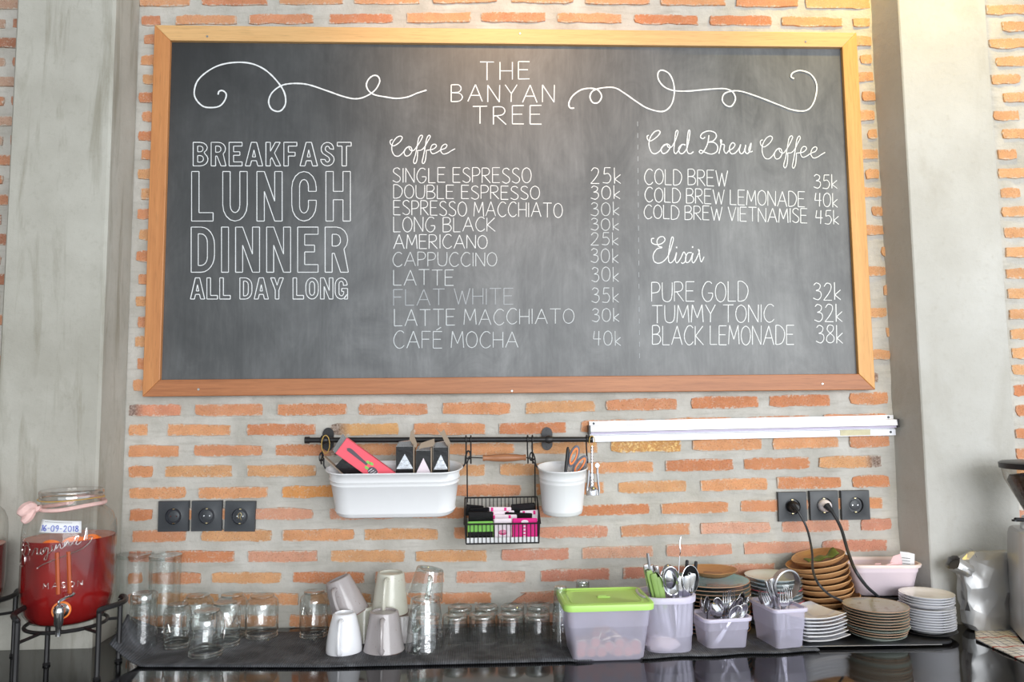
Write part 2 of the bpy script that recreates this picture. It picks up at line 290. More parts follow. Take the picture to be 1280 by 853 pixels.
# ------------------------------------------------------------------ mesh builder
class MB:
    def __init__(s): s.v = []; s.f = []; s.mi = []; s.k = 0
    def add(s, vs, fs, T=None):
        o = len(s.v)
        s.v += [tuple(T @ Vector(p)) if T else tuple(p) for p in vs]; s.f += [tuple(i+o for i in f) for f in fs]; s.mi += [s.k]*len(fs); return s
    def box(s, c, d, rot=None, bev=0):
        x, y, z = (q/2 for q in d)
        if bev:
            b = min(bev, x*.9, y*.9, z*.9); vs = []; idx = {}
            for sx in (-1, 1):
                for sy in (-1, 1):
                    for sz in (-1, 1):
                        for a in range(3):
                            p = [sx*(x-b), sy*(y-b), sz*(z-b)]; p[a] = (sx*x, sy*y, sz*z)[a]; idx[(sx, sy, sz, a)] = len(vs); vs.append(p)
            fs = []
            for a in range(3):
                o = [i for i in range(3) if i != a]
                for sg in (-1, 1):
                    q = []
                    for (p1, p2) in ((-1, -1), (1, -1), (1, 1), (-1, 1)):
                        k = [0, 0, 0]; k[a] = sg; k[o[0]] = p1; k[o[1]] = p2; q.append(idx[tuple(k)+(a,)])
                    if (sg > 0) == (a == 1): q.reverse()
                    fs.append(q)
                for s1 in (-1, 1):
                    for s2 in (-1, 1):
                        k1 = [0, 0, 0]; k1[o[0]] = s1; k1[o[1]] = s2; k2 = list(k1); k1[a] = -1; k2[a] = 1
                        fs.append([idx[tuple(k1)+(o[0],)], idx[tuple(k2)+(o[0],)], idx[tuple(k2)+(o[1],)], idx[tuple(k1)+(o[1],)]])
            for sx in (-1, 1):
                for sy in (-1, 1):
                    for sz in (-1, 1): fs.append([idx[(sx, sy, sz, a)] for a in range(3)])
        else:
            vs = [(i*x, j*y, k*z) for i in (-1, 1) for j in (-1, 1) for k in (-1, 1)]
            fs = [(0, 1, 3, 2), (4, 6, 7, 5), (0, 4, 5, 1), (2, 3, 7, 6), (0, 2, 6, 4), (1, 5, 7, 3)]
        T = Matrix.Translation(Vector(c))
        if rot is not None: T = T @ Euler(rot).to_matrix().to_4x4()
        return s.add(vs, fs, T)
    def lathe(s, prof, n=32, T=None, sx=1, sy=1, wob=None):
        vs = []; fs = []; m = len(prof)
        for j in range(n):
            a = 2*PI*j/n; ca, sa = math.cos(a)*sx, math.sin(a)*sy
            for i, (r, z) in enumerate(prof):
                q = wob(a, i, r) if wob else 1
                vs.append((r*ca*q, r*sa*q, z))
        for j in range(n):
            k = (j+1) % n
            for i in range(m-1):
                q = [j*m+i, k*m+i, k*m+i+1, j*m+i+1]
                if prof[i][0] < 1e-6: q = [j*m+i, k*m+i+1, j*m+i+1]
                elif prof[i+1][0] < 1e-6: q = [j*m+i, k*m+i, j*m+i+1]
                fs.append(q)
        return s.add(vs, fs, T)
    def loft(s, rings, cap0=False, cap1=False, closed=True, T=None):
        m = len(rings[0]); vs = [p for r in rings for p in r]; fs = []
        for i in range(len(rings)-1):
            for j in range(m if closed else m-1):
                k = (j+1) % m; fs.append((i*m+j, i*m+k, (i+1)*m+k, (i+1)*m+j))
        if cap0: fs.append(tuple(reversed(range(m))))
        if cap1: fs.append(tuple((len(rings)-1)*m+j for j in range(m)))
        return s.add(vs, fs, T)
    def tube(s, pts, r, n=8, closed=False, cap=True, T=None, radii=None):
        pts = [Vector(p) for p in pts]; m = len(pts); rings = []; nrm = None
        for i, p in enumerate(pts):
            if closed: t = pts[(i+1) % m]-pts[i-1]
            else: t = (pts[min(i+1, m-1)]-pts[max(i-1, 0)])
            t.normalize()
            if nrm is None:
                nrm = t.orthogonal().normalized()
            nrm = (nrm-t*nrm.dot(t))
            nrm = nrm.normalized() if nrm.length > 1e-6 else t.orthogonal().normalized()
            b = t.cross(nrm); rr = radii[i] if radii else r
            rings.append([tuple(p+nrm*rr*math.cos(2*PI*k/n)+b*rr*math.sin(2*PI*k/n)) for k in range(n)])
        if closed: rings.append(rings[0])
        return s.loft(rings, cap0=cap and not closed, cap1=cap and not closed, T=T)
    def prism(s, poly, y0, y1, T=None):
        """polygon in x,z extruded along y"""
        n = len(poly); vs = [(x, y0, z) for x, z in poly]+[(x, y1, z) for x, z in poly]
        fs = [tuple(range(n)), tuple(reversed(range(n, 2*n)))]+[(i, i+n, (i+1) % n+n, (i+1) % n) for i in range(n)]
        return s.add(vs, fs, T)
    def obj(s, name, m, parent=None, loc=None, smooth=True, ang=.7):
        me = bpy.data.meshes.new(name); me.from_pydata(s.v, [], s.f)
        ms = m if isinstance(m, (list, tuple)) else [m]
        for x in ms: me.materials.append(M[x] if isinstance(x, str) else x)
        if len(ms) > 1: me.polygons.foreach_set('material_index', s.mi)
        me.validate(); me.update()
        if smooth:
            me.polygons.foreach_set('use_smooth', [True]*len(me.polygons))
            try: me.set_sharp_from_angle(angle=ang)
            except Exception: pass
        o = bpy.data.objects.new(name, me); C.objects.link(o)
        if parent: o.parent = parent
        if loc is not None: o.location = loc
        return o
def fixn(o):
    import bmesh
    bm = bmesh.new(); bm.from_mesh(o.data); bmesh.ops.recalc_face_normals(bm, faces=bm.faces); bm.to_mesh(o.data); bm.free(); return o
def tag(o, label=None, cat=None, group=None, kind=None):
    if label: o['label'] = label
    if cat: o['category'] = cat
    if group: o['group'] = group
    if kind: o['kind'] = kind
    return o
def thing(name, label, cat, loc=(0, 0, 0), rot=(0, 0, 0), group=None, kind=None):
    o = bpy.data.objects.new(name, None); o.empty_display_size = .02; C.objects.link(o); o.location = loc; o.rotation_euler = rot
    return tag(o, label, cat, group, kind)
def dup(root, loc, rot=None, label=None, group=None):
    def cp(o, par):
        c = o.copy(); C.objects.link(c); c.parent = par
        for ch in list(o.children): cp(ch, c)
        return c
    r = cp(root, None); r.location = loc
    if rot is not None: r.rotation_euler = rot
    if label: r['label'] = label
    if group: r['group'] = group
    return r
def arc(cx, cz, rx, rz, a0, a1, n=8):
    return [(cx+rx*math.cos(math.radians(a0+(a1-a0)*i/n)), cz+rz*math.sin(math.radians(a0+(a1-a0)*i/n))) for i in range(n+1)]
def cr(pts, n=6, closed=False):
    pts = [Vector(p) for p in pts]; out = []; m = len(pts)
    for i in range(m if closed else m-1):
        if closed: a, b, c, d = pts[i-1], pts[i], pts[(i+1) % m], pts[(i+2) % m]
        else: a, b, c, d = pts[max(i-1, 0)], pts[i], pts[i+1], pts[min(i+2, m-1)]
        for k in range(n):
            t = k/n; out.append(.5*((2*b)+(c-a)*t+(2*a-5*b+4*c-d)*t*t+(3*b-a-3*c+d)*t**3))
    if not closed: out.append(pts[-1])
    return [tuple(p) for p in out]
def rrect(w, d, r, n=5):
    """rounded rectangle ring in x,y"""
    o = []
    for cx, cy, a in ((w/2-r, d/2-r, 0), (-w/2+r, d/2-r, 90), (-w/2+r, -d/2+r, 180), (w/2-r, -d/2+r, 270)):
        o += arc(cx, cy, r, r, a, a+90, n)
    return o
# ================================================================== SETTING
def mortar_wall():
    nx, nz = 260, 130; xs = np.linspace(-2.0, 2.0, nx); zs = np.linspace(.2, 3.25, nz)
    rng = np.random.default_rng(3); h = rng.normal(0, .0011, (nz, nx)); h = (h+np.roll(h, 1, 0)+np.roll(h, 1, 1)+np.roll(h, -1, 0)+np.roll(h, -1, 1))/2.4
    m = MB(); m.v = [(float(x), float(h[j, i]), float(z)) for j, z in enumerate(zs) for i, x in enumerate(xs)]
    m.f = [(j*nx+i, j*nx+i+1, (j+1)*nx+i+1, (j+1)*nx+i) for j in range(nz-1) for i in range(nx-1)]; m.mi = [0]*len(m.f)
    m.box((0, .1, 1.725), (4.0, .18, 3.05)); o = m.obj('wall_back', 'mortar'); return tag(o, kind='structure')
wall = mortar_wall()
def brick(x0, x1, yc, th=15.6, kind='brick', col=None, skew=None):
    a, b = P(x0, yc(x0)), P(x1, yc(x1)); w_ = b.x-a.x; h = th/SC(a)
    w_ = max(w_, .02); m = MB(); n = 3 if w_ < .09 else 6
    rnd = random.random; pts = []
    for i in range(n+1): pts.append((-w_/2+w_*i/n+(random.uniform(-.3, .3)*w_/n if 0 < i < n else 0), -h/2+random.uniform(-.0020, .0030)))
    pts.append((w_/2+random.uniform(-.003, .002), random.uniform(-.005, .005)))
    for i in range(n+1): pts.append((w_/2-w_*i/n+(random.uniform(-.3, .3)*w_/n if 0 < i < n else 0), h/2-random.uniform(-.0020, .0030)))
    pts.append((-w_/2+random.uniform(-.002, .003), random.uniform(-.005, .005)))
    for k in (0, n, n+2, 2*n+2): pts[k] = (pts[k][0]*(1-.004/w_*random.uniform(0, 2)), pts[k][1]*random.uniform(.78, .96))
    if skew: pts = [(p[0]+(skew*(p[1]/h+.5) if p[0] < -w_*.35 else 0), p[1]) for p in pts]
    k = len(pts); f = -random.uniform(.0028, .0055)
    vs = [(x*(1-.0012/w_*2), f, z*(1-.0010/h*2)) for x, z in pts]+[(x, .010, z) for x, z in pts]
    fs = [tuple(range(k))]+[(i+r*k, i+(r+1)*k, (i+1) % k+(r+1)*k, (i+1) % k+r*k) for r in (0,) for i in range(k)]
    m.add(vs, fs); o = m.obj('brick', kind, wall, smooth=False)
    o.location = ((a.x+b.x)/2, 0, (a.z+b.z)/2); o.rotation_euler = (random.uniform(-.02, .02), math.atan2(-(b.z-a.z), w_)+random.uniform(-.008, .008), 0)
    if col is None:
        mx = (x0+x1)/2; my = yc(mx)
        pal = [(214, 138, 88), (206, 128, 80), (218, 146, 94), (208, 134, 90), (212, 150, 98), (204, 122, 74)]
        if my > 640: pal += [(206, 132, 104), (212, 146, 116)]
        if my > 640 and mx > 640: pal = [(204, 132, 106), (212, 146, 118), (200, 124, 100), (208, 138, 108)]
        if my < 30 and mx < 800: pal = [(208, 132, 90), (204, 124, 82), (214, 146, 100)]
        if mx > 1000 and my < 480: pal = [(216, 156, 104), (210, 148, 98)]  # warm lamp's yellow glow tinted into the upper right bricks
        col = random.choice(pal)
    o.color = lin(col); return o
def lin3(y0, y1, y2):
    def f(x):
        if x < 640: return y0+(y1-y0)*(x-190)/450
        return y1+(y2-y1)*(x-640)/445
    return f
B = 'brick'; ROWS = [
 (lin3(1.5, -3, 5), 15, [(175, 238.7), (252.5, 335), (349, 430), (442, 525), (540, 622.5), (639, 717.5), (731, 812.5), (825, 907), (919, 997.6), (1006, 1088)]),
 (lin3(26, 21.5, 29), 13.4, [(177, 202), (219, 297.5), (311, 393), (411, 492.5), (507.5, 589), (601, 682.5), (695, 777.5), (792.6, 873), (887, 965), (976, 1053), (1065, 1088)]),
 (lin3(513, 510.5, 498.5), 15.8, [(161, 227), (243.7, 329.7), (345.5, 434), (448.6, 535.5), (552, 639), (656, 744), (757, 846), (863.5, 948), (960, 1038), (1061.5, 1110)]),
 (lin3(538, 536, 524), 15.8, [(161, 186), (208.6, 289.6), (308.6, 395.7), (411.5, 499), (516, 607), (622.4, 709), (725, 812), (830, 915), (930, 1012), (1028, 1110)]),
 (lin3(564, 561.5, 552), 15.8, [(160, 225), (242, 329), (343, 430), (446, 540), (556, 644), (664, 748), (763, 852), (864, 952), (965, 1047.7), (1061, 1112)]),
 (lin3(589.5, 587.5, 577), 15.8, [(160, 192), (205.7, 291.6), (308, 396.5), (414, 503), (520, 607.6), (624, 716), (732, 816.5), (831, 917), (928.6, 1012), (1022, 1102)]),
 (lin3(616.5, 613, 602), 15.8, [(161, 233), (247.6, 336), (353, 440), (456, 544), (560, 652.5), (669, 756), (771.6, 858), (874, 959), (970.6, 1051.6), (1064, 1112)]),
 (lin3(643.5, 641, 629), 15.4, [(162, 192), (207, 296), (308, 392), (411, 500), (515, 600), (617, 709), (722, 812), (825, 911), (924.7, 1011), (1022, 1104)]),
 (lin3(670.5, 667, 656), 15.6, [(165.6, 234), (251.6, 341), (353, 443.7), (454.5, 548), (566.8, 655), (672, 760), (775, 863.8), (875, 963), (975.5, 1061.5), (1075, 1114)]),
 (lin3(696, 694.5, 681.5), 15.8, [(161, 190), (205, 294.5), (309, 398), (412, 507), (519, 609.7), (626, 712.4), (725.7, 816.5), (831, 916), (928.6, 1014.5), (1027, 1109)]),
 (lin3(723, 721.5, 707), 15.2, [(160, 179), (190, 251.6), (264, 352), (366, 456.4), (468, 556), (568.7, 658), (675, 763), (777.5, 865), (882, 969), (985, 1070), (1084, 1116)]),
 (lin3(749, 748, 733), 15.5, [(160, 178), (195, 275), (290, 374.6), (387, 465), (478, 540), (540, 615.6), (636, 720), (735, 820), (835, 925), (940, 1030), (1045, 1116)]),
 (lin3(777, 775.5, 759), 15.5, [(160, 235), (262, 348), (361, 448), (465, 550), (565, 650), (668, 755), (772, 860), (880, 965), (982, 1068), (1085, 1118)]),
 (lin3(803, 802, 785), 15.5, [(160, 200), (215, 300), (316, 402), (418, 505), (520, 606), (622, 708), (724, 812), (828, 915), (930, 1018), (1032, 1118)]),
]
SPECIAL = {(161, 227): ('brick_dark_start', (214, 132, 96)), (411.5, 499): ('brick_dark_start', (216, 156, 92)), (1022, 1102): ('brick_dark_end', (216, 152, 98)), (343, 430): ('brick_dark_end', (204, 128, 82)),
           (763, 852): ('brick_gold', (204, 140, 68)), (353, 440): ('brick', (222, 142, 62)), (725.7, 816.5): ('brick', (214, 156, 128)), (875, 963): ('brick', (216, 156, 130)), (775, 863.8): ('brick', (206, 138, 96))}
for yc, th, xs in ROWS:
    for (a, b) in xs:
        kd, cl = SPECIAL.get((a, b), ('brick', None)); brick(a, b, yc, th, kd, cl, skew=.05 if (a, b) == (636, 720) else None)
# narrow brick ends left and right of the menu board
YL = [50, 76, 99.5, 123, 146, 170.6, 194, 218, 242.7, 268, 293.7, 321, 349, 377, 403, 426.6, 455, 482]
for i, y in enumerate(YL):
    xw = 172-12*y/600+3; brick(xw+(1.5 if i % 2 else 5), 232-y*.035, lambda x, y=y: y-(x-180)*.004, 13.6+y*.004)
RR = [(52, 1089, 0), (74.5, 1090, 1), (96, 1092, 0), (120, 1094, 1), (144.6, 1093, 0), (168, 1097, 2), (193, 1097, 0), (218, 1099, 1), (241, 1102, 0), (264, 1103, 2), (288, 1104, 0), (314.6, 1106, 3), (339, 1107, 0), (363, 1108, 3), (391, 1109, 0), (416, 1112, 3), (443.6, 1113, 0), (472.5, 1098, 4)]
for y, x1, k in RR:
    f = lambda x, y=y: y-(x-1090)*.01; ex = 1064+(y-47)*.05
    if k in (0, 1, 2): brick({0: ex-14, 1: ex+9, 2: ex+14}[k], x1, f, 13.6)
    if k == 3: brick(ex-20, ex+6, f, 13.6); brick(x1-5, x1+3, f, 13.6)
    if k == 4: brick(ex-16, x1, f, 14, 'brick_dark_end')
RX = [(13, 1230), (34, 1250), (55, 1234), (77.5, 1243), (99.6, 1237, 1275), (123, 1252), (145, 1240, 1274), (168, 1251), (193.5, 1245, 1270), (217, 1246), (242, 1248, 1275), (265, 1250), (292, 1253), (316, 1254), (343, 1255), (368, 1257), (394, 1259), (418.5, 1260), (442.5, 1262), (463, 1263), (489, 1264), (514, 1268), (543, 1267), (568, 1268), (594, 1266), (620, 1272), (646, 1268), (672, 1274), (698, 1270)]
for t in RX:
    f = lambda x, y=t[0]: y-(x-1250)*.03
    brick(t[1]+1, t[2] if len(t) > 2 else 1308, f, 13.5+t[0]*.003)
    if len(t) > 2: brick(t[2]+14, t[2]+90, f, 13.5+t[0]*.003)
    else: brick(1322, 1400, f, 13.5+t[0]*.003)
y = 6; i = 0
while y < 760:
    f = lambda x, y=y: y+(x-20)*.004; e = (23, 9)[i % 2] - y*.02
    brick(-70+i % 2*-30, e if i % 2 else 40, f, 13.6+y*.003, col=random.choice([(176, 112, 84), (196, 128, 92), (190, 150, 128)]))
    if i % 2: brick(e+8, 50, f, 13.6+y*.003, col=(186, 124, 96))
    y += 24+y*.0035; i += 1
# stray brick slivers above the top rows (they continue out of the frame)
for r in range(3):
    x = 175+(r % 2)*45
    while x < 1080: brick(x, min(x+82, 1086), lambda q, r=r: -22-24*r, 14); x += 96
def pillar(x0, x1, m):
    b = MB(); b.box(((x0+x1)/2, -.07, 1.72), (x1-x0, .145, 3.44), bev=.006); return tag(b.obj('concrete_pillar', m, smooth=False), 'broad bare concrete pillar beside the brick wall', kind='structure')
pl = pillar(-1.309, -1.055, 'concL'); pl['label'] = 'streaky grey concrete pillar left of the chalkboard'
b = MB(); pp = [(1.0625, 0), (P(1139, 300, -.1).x, -.104), (P(1251, 300, -.1).x, -.104), (1.322, 0), (1.322, .003), (1.0625, .003)]
b.add([(x, y, 0) for x, y in pp]+[(x, y, 3.44) for x, y in pp], [tuple(reversed(range(6))), tuple(range(6, 12))]+[(i, (i+1) % 6, (i+1) % 6+6, i+6) for i in range(6)]); pr_ = tag(fixn(b.obj('concrete_pillar', 'concR', smooth=False)), kind='structure')
md = pr_.modifiers.new('bevel', 'BEVEL'); md.width = .005; pr_['label'] = 'smooth pale concrete pillar right of the chalkboard'
def slab(name, c, d, m='conc'):
    b = MB(); b.box(c, d); return tag(b.obj(name, m, smooth=False), kind='structure')
slab('floor', (0, -3.2, -.05), (8.4, 7.0, .1)); slab('ceiling', (0, -3.2, 4.05), (8.4, 7.0, .1)); slab('wall_left', (-3.3, -3.0, 2), (.12, 6.4, 4.0))
slab('wall_back_upper', (0, .12, 3.62), (8.4, .2, .76)); slab('wall_back_left', (-3.1, .12, 1.62), (2.2, .2, 3.25)); slab('wall_back_right', (3.1, .12, 1.62), (2.2, .2, 3.25)); slab('wall_back_low', (0, .13, .1), (4, .2, .2))
# counter
ct = thing('counter', 'long polished black granite counter along the brick wall', 'counter', (0, -.33, .011))
out_ = [(-1.95, -.33), (1.95, -.33), (1.95, .327), (1.328, .325), (1.328, .221), (1.056, .221), (1.056, .325), (-1.052, .327), (-1.052, .186), (-1.312, .186), (-1.312, .327), (-1.95, .327)]
b = MB(); b.add([(x, y, .86) for x, y in out_]+[(x, y, .9) for x, y in out_], [tuple(reversed(range(12))), tuple(range(12, 24))]+[(i, (i+1) % 12, (i+1) % 12+12, i+12) for i in range(12)]); b.obj('worktop', 'counter', ct, smooth=False)
b = MB(); b.box((0, -.06, .43), (3.8, .44, .86)); b.obj('base', 'conc', ct, smooth=False)

# ================================================================== CHALKBOARD
BZ = 2.045; HW, HH = 1.0, .5178; FWD = .0445
bd = thing('chalkboard', 'large black menu chalkboard with a wooden frame and white hand lettering', 'chalkboard', (0, 0, BZ))
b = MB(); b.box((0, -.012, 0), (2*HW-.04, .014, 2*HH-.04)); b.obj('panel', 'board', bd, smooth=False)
def rail4(name, m, poly):
    b = MB(); b.prism(poly, -.031, -.005); o = b.obj(name, m, bd, smooth=False); fixn(o)
    md = o.modifiers.new('bevel', 'BEVEL'); md.width = .0018; md.segments = 2; return o
a, c_ = HW, HH; i_, j_ = HW-FWD, HH-FWD
rail4('frame_rail', 'wood_top', [(-a, c_), (a, c_), (i_, j_), (-i_, j_)]); rail4('frame_rail', 'wood_bot', [(-a, -c_), (-i_, -j_), (i_, -j_), (a, -c_)])
rail4('frame_rail', 'wood_l', [(-a, -c_), (-a, c_), (-i_, j_), (-i_, -j_)]); rail4('frame_rail', 'wood_r', [(a, -c_), (i_, -j_), (i_, j_), (a, c_)])
BL = bd.location
def onb(u, v, y=-.0195):
    p = P(u, v, y); return (p.x-BL.x, y, p.z-BL.z)
for (u, v) in ((259, 45.5), (1007, 52), (248, 487), (1028, 480), (650, 42), (640, 489)):
    p = onb(u, v, -.031); b = MB(); T = Matrix.Translation((p[0], -.031, p[2])) @ Matrix.Rotation(PI/2, 4, 'X')
    b.lathe([(0, .0012), (.0026, .0012), (.0036, 0), (.0036, -.0006)], 12, T); b.obj('screw', 'screw', bd)
def ribbon(mb, pts, w_, y=-.0195):
    """flat chalk stroke through points given in local x,z of the board"""
    n = len(pts); ribbon.c += 1
    if n < 2: return
    L = []; R_ = []
    for i, p in enumerate(pts):
        a = pts[max(i-1, 0)]; c = pts[min(i+1, n-1)]; dx, dz = c[0]-a[0], c[1]-a[1]; l = math.hypot(dx, dz) or 1e-6
        nx, nz = -dz/l*w_/2, dx/l*w_/2; k = random.uniform(.82, 1.15); yy = y-i*4e-6-(ribbon.c % 40)*4e-6; L.append((p[0]+nx*k, yy, p[1]+nz*k)); R_.append((p[0]-nx*k, yy, p[1]-nz*k))
    vs = L+R_; mb.add(vs, [(i, i+1, n+i+1, n+i) for i in range(n-1)])
ribbon.c = 0
def pxline(mb, pts, ox, oy, s, w_=.0034, n=6, smooth=True):
    q = [(ox+x/s, oy+y/s) for x, y in pts]
    if smooth: q = cr([(x, y, 0) for x, y in q], n)
    w3 = [onb(p[0], p[1]) for p in q]; ribbon(mb, [(p[0], p[2]) for p in w3], w_)
def S(*p): return ('s', list(p))
def K(*p): return ('k', list(p))
GL = {  # strokes of hand-drawn capitals on a unit box, K = curve, S = straight
 'A': (.8, [S((0, 0), (.42, 1), (.8, 0)), S((.14, .36), (.68, .36))]),
 'B': (.62, [S((0, 0), (0, 1)), K((0, 1), (.4, 1), (.55, .8), (.42, .58), (0, .53)), K((0, .53), (.45, .5), (.62, .27), (.45, .04), (0, 0))]),
 'C': (.68, [K((.66, .88), (.5, 1), (.25, .95), (.03, .6), (.05, .25), (.28, 0), (.52, .02), (.68, .16))]),
 'D': (.66, [S((0, 0), (0, 1)), K((0, 1), (.3, .98), (.6, .75), (.66, .45), (.5, .12), (.25, .01), (0, 0))]),
 'E': (.56, [S((.56, 1), (0, 1), (0, 0), (.56, 0)), S((0, .53), (.48, .53))]),
 'É': (.56, [S((.56, 1), (0, 1), (0, 0), (.56, 0)), S((0, .53), (.48, .53)), S((.2, 1.08), (.5, 1.26))]),
 'F': (.55, [S((.55, 1), (0, 1), (0, 0)), S((0, .53), (.46, .53))]),
 'G': (.74, [K((.66, .9), (.5, 1), (.25, .95), (.03, .6), (.05, .25), (.28, 0), (.55, .04), (.7, .25), (.7, .42)), S((.7, .42), (.4, .42))]),
 'H': (.62, [S((0, 0), (0, 1)), S((.62, 0), (.62, 1)), S((0, .5), (.62, .5))]),
 'I': (.06, [S((.03, 0), (.03, 1))]),
 'K': (.62, [S((0, 0), (0, 1)), S((.58, 1), (.03, .48), (.62, 0))]),
 'L': (.52, [S((0, 1), (0, 0), (.52, 0))]),
 'M': (.8, [S((0, 0), (.08, 1), (.4, .25), (.72, 1), (.8, 0))]),
 'N': (.66, [S((0, 0), (0, 1), (.64, 0), (.66, 1))]),
 'O': (.7, [K((.35, 1), (.1, .85), (0, .5), (.1, .14), (.35, 0), (.6, .14), (.7, .5), (.6, .85), (.35, 1))]),
 'P': (.56, [S((0, 0), (0, 1)), K((0, 1), (.4, .98), (.56, .75), (.42, .5), (0, .44))]),
 'R': (.62, [S((0, 0), (0, 1)), K((0, 1), (.42, .98), (.56, .76), (.42, .54), (0, .48)), S((.16, .48), (.62, 0))]),
 'S': (.58, [K((.54, .88), (.36, 1), (.1, .92), (.06, .7), (.3, .53), (.55, .34), (.52, .1), (.28, 0), (.0, .12))]),
 'T': (.7, [S((0, 1), (.7, 1)), S((.35, 1), (.35, 0))]),
 'U': (.66, [K((0, 1), (0, .5), (.06, .12), (.33, 0), (.58, .12), (.66, .5), (.66, 1))]),
 'V': (.68, [S((0, 1), (.34, 0), (.68, 1))]),
 'W': (.95, [S((0, 1), (.26, 0), (.48, .85), (.7, 0), (.95, 1))]),
 'Y': (.66, [S((0, 1), (.34, .48), (.66, 1)), S((.34, .48), (.33, 0))]),
 '0': (.6, [K((.3, 1), (.08, .85), (0, .5), (.08, .14), (.3, 0), (.52, .14), (.6, .5), (.52, .85), (.3, 1))]),
 '2': (.55, [K((.03, .8), (.2, 1), (.45, .93), (.48, .68), (.3, .35), (0, 0)), S((0, 0), (.55, 0))]),
 '3': (.52, [K((.04, .86), (.2, 1), (.45, .88), (.4, .64), (.18, .54)), K((.18, .54), (.46, .48), (.52, .22), (.32, 0), (0, .1))]),
 '4': (.58, [S((.12, 1), (.04, .45), (.58, .45)), S((.44, 1), (.42, 0))]),
 '5': (.52, [S((.5, 1), (.12, 1), (.08, .58)), K((.08, .58), (.36, .62), (.52, .34), (.36, .03), (0, .05))]),
 '8': (.52, [K((.26, .54), (.06, .74), (.12, .95), (.28, 1), (.46, .92), (.44, .7), (.26, .54), (.04, .34), (.04, .1), (.26, 0), (.48, .1), (.5, .34), (.26, .54))]),
 'k': (.42, [S((.02, 0), (0, 1.02)), S((.4, .58), (.03, .28), (.42, 0))]),
}
def advs(t, gap, sp): 
    x = 0; pos = []
    for ch in t:
        if ch == ' ': x += sp; continue
        pos.append((ch, x)); x += GL[ch][0]+gap
    return pos, x-gap
def chalk_text(name, t, x0, x1, top0, base0, top1, base1, wt=.0028, m='chalk', gap=.17, sp=.42):
    """a line of lettering: left top/base to right top/base in photo pixels, laid on the board plane"""
    mb = MB(); pos, tot = advs(t, gap, sp); wi = []; k_ = 0
    for c_ in t:
        if c_ == ' ': k_ += 1
        else: wi.append(k_)
    last = 0
    for (ch, x), wk in zip(pos, wi):
        if wk != last: mb.obj(name, m, bd, smooth=False); mb = MB(); last = wk
        jy = random.uniform(-.025, .025)
        for kd, pts in GL[ch][1]:
            q = [(x+px, py+jy) for px, py in pts]
            if kd == 'k': q = [(p[0], p[1]) for p in cr([(a, b_, 0) for a, b_ in q], 4)]
            else:
                o = []
                for (a, b_), (c, d) in zip(q[:-1], q[1:]): o.append((a, b_)); 
                o.append(q[-1]); q = o
            def mp(px, py):
                f = px/tot; return onb(x0+(x1-x0)*f, base0+(base1-base0)*f+((top0-base0)*(1-f)+(top1-base1)*f)*py)
            if kd == 'k': w3 = [mp(*p) for p in q]; ribbon(mb, [(p[0], p[2]) for p in w3], wt)
            else:
                for p1, p2 in zip(q[:-1], q[1:]):
                    w3 = [mp(*p1), mp(*p2)]; ribbon(mb, [(p[0], p[2]) for p in w3], wt)
    return mb.obj(name, m, bd, smooth=False)
LT = 'chalk_lettering'
for t, x0, x1, a, b1, c, d in [('THE', 600, 662, 77, 100, 77.5, 99), ('BANYAN', 564, 693, 106, 127, 106, 128), ('TREE', 591, 677, 133.5, 155, 132, 155.5)]:
    chalk_text(LT, t, x0, x1, a, b1, c, d, .0030, gap=.3)
ITEMS = [('SINGLE ESPRESSO', 491, 664, 210, 228, 210, 229, 0), ('DOUBLE ESPRESSO', 492, 674.5, 231, 248, 233, 249.5, 0), ('ESPRESSO MACCHIATO', 492, 703, 250.5, 268.5, 254, 272, 0), ('LONG BLACK', 492, 619, 271.5, 290.5, 272, 289, 0),
 ('AMERICANO', 492, 609, 293, 311, 294, 310.5, 0), ('CAPPUCCINO', 491, 621, 315.5, 333, 316, 333, 1), ('LATTE', 492, 567, 338, 357, 337, 356.5, 1), ('FLAT WHITE', 492, 641.5, 362, 382, 360, 380, 2), ('LATTE MACCHIATO', 493, 717.5, 387, 408, 386, 404, 1), ('CAFÉ MOCHA', 492, 647.5, 414, 435.5, 415, 434.5, 1)]
for t, x0, x1, a, b1, c, d, k in ITEMS: chalk_text(LT, t, x0, x1, a, b1, c, d, .0022, ('chalk', 'chalk_dim', 'chalk_faint')[k])
for i, (t, x0, x1, a, b1) in enumerate([('25k', 738.5, 776, 210, 229.5), ('30k', 738.5, 775, 232.5, 249), ('30k', 738.5, 774, 253, 269.5), ('30k', 738.5, 773.5, 273, 288), ('25k', 738.5, 773, 291, 306.5), ('30k', 738.5, 773, 311, 328.5), ('30k', 739.5, 773.5, 334, 352), ('35k', 739.5, 773.5, 360, 378.5), ('30k', 740, 774, 386, 402.5), ('40k', 741, 776, 414, 432)]):
    chalk_text('chalk_price', t, x0, x1, a, b1, a, b1, .0022, 'chalk' if i < 2 else 'chalk_dim', gap=.22)
for t, x0, x1, a, b1, c, d in [('COLD BREW', 805.5, 909.5, 211, 230, 213, 233), ('COLD BREW LEMONADE', 806, 1006, 234, 252, 240, 259), ('COLD BREW VIETNAMISE', 805, 1009, 256, 273, 261, 279), ('PURE GOLD', 814.5, 935, 353, 377, 352, 377), ('TUMMY TONIC', 815, 967.5, 382, 404, 381, 403), ('BLACK LEMONADE', 815.5, 992.5, 407.5, 431, 407, 431)]:
    chalk_text(LT, t, x0, x1, a, b1, c, d, .0024, gap=.15, sp=.36)
for t, x0, x1, a, b1 in [('35k', 1017, 1046.5, 218.5, 235.5), ('40k', 1018, 1047, 241.5, 258.5), ('45k', 1019, 1048.5, 263, 280), ('32k', 1016.5, 1051, 354, 375), ('32k', 1018, 1053, 380.5, 402), ('38k', 1020, 1053.5, 407, 429)]:
    chalk_text('chalk_price', t, x0, x1, a, b1, a, b1+.5, .0024, gap=.16)
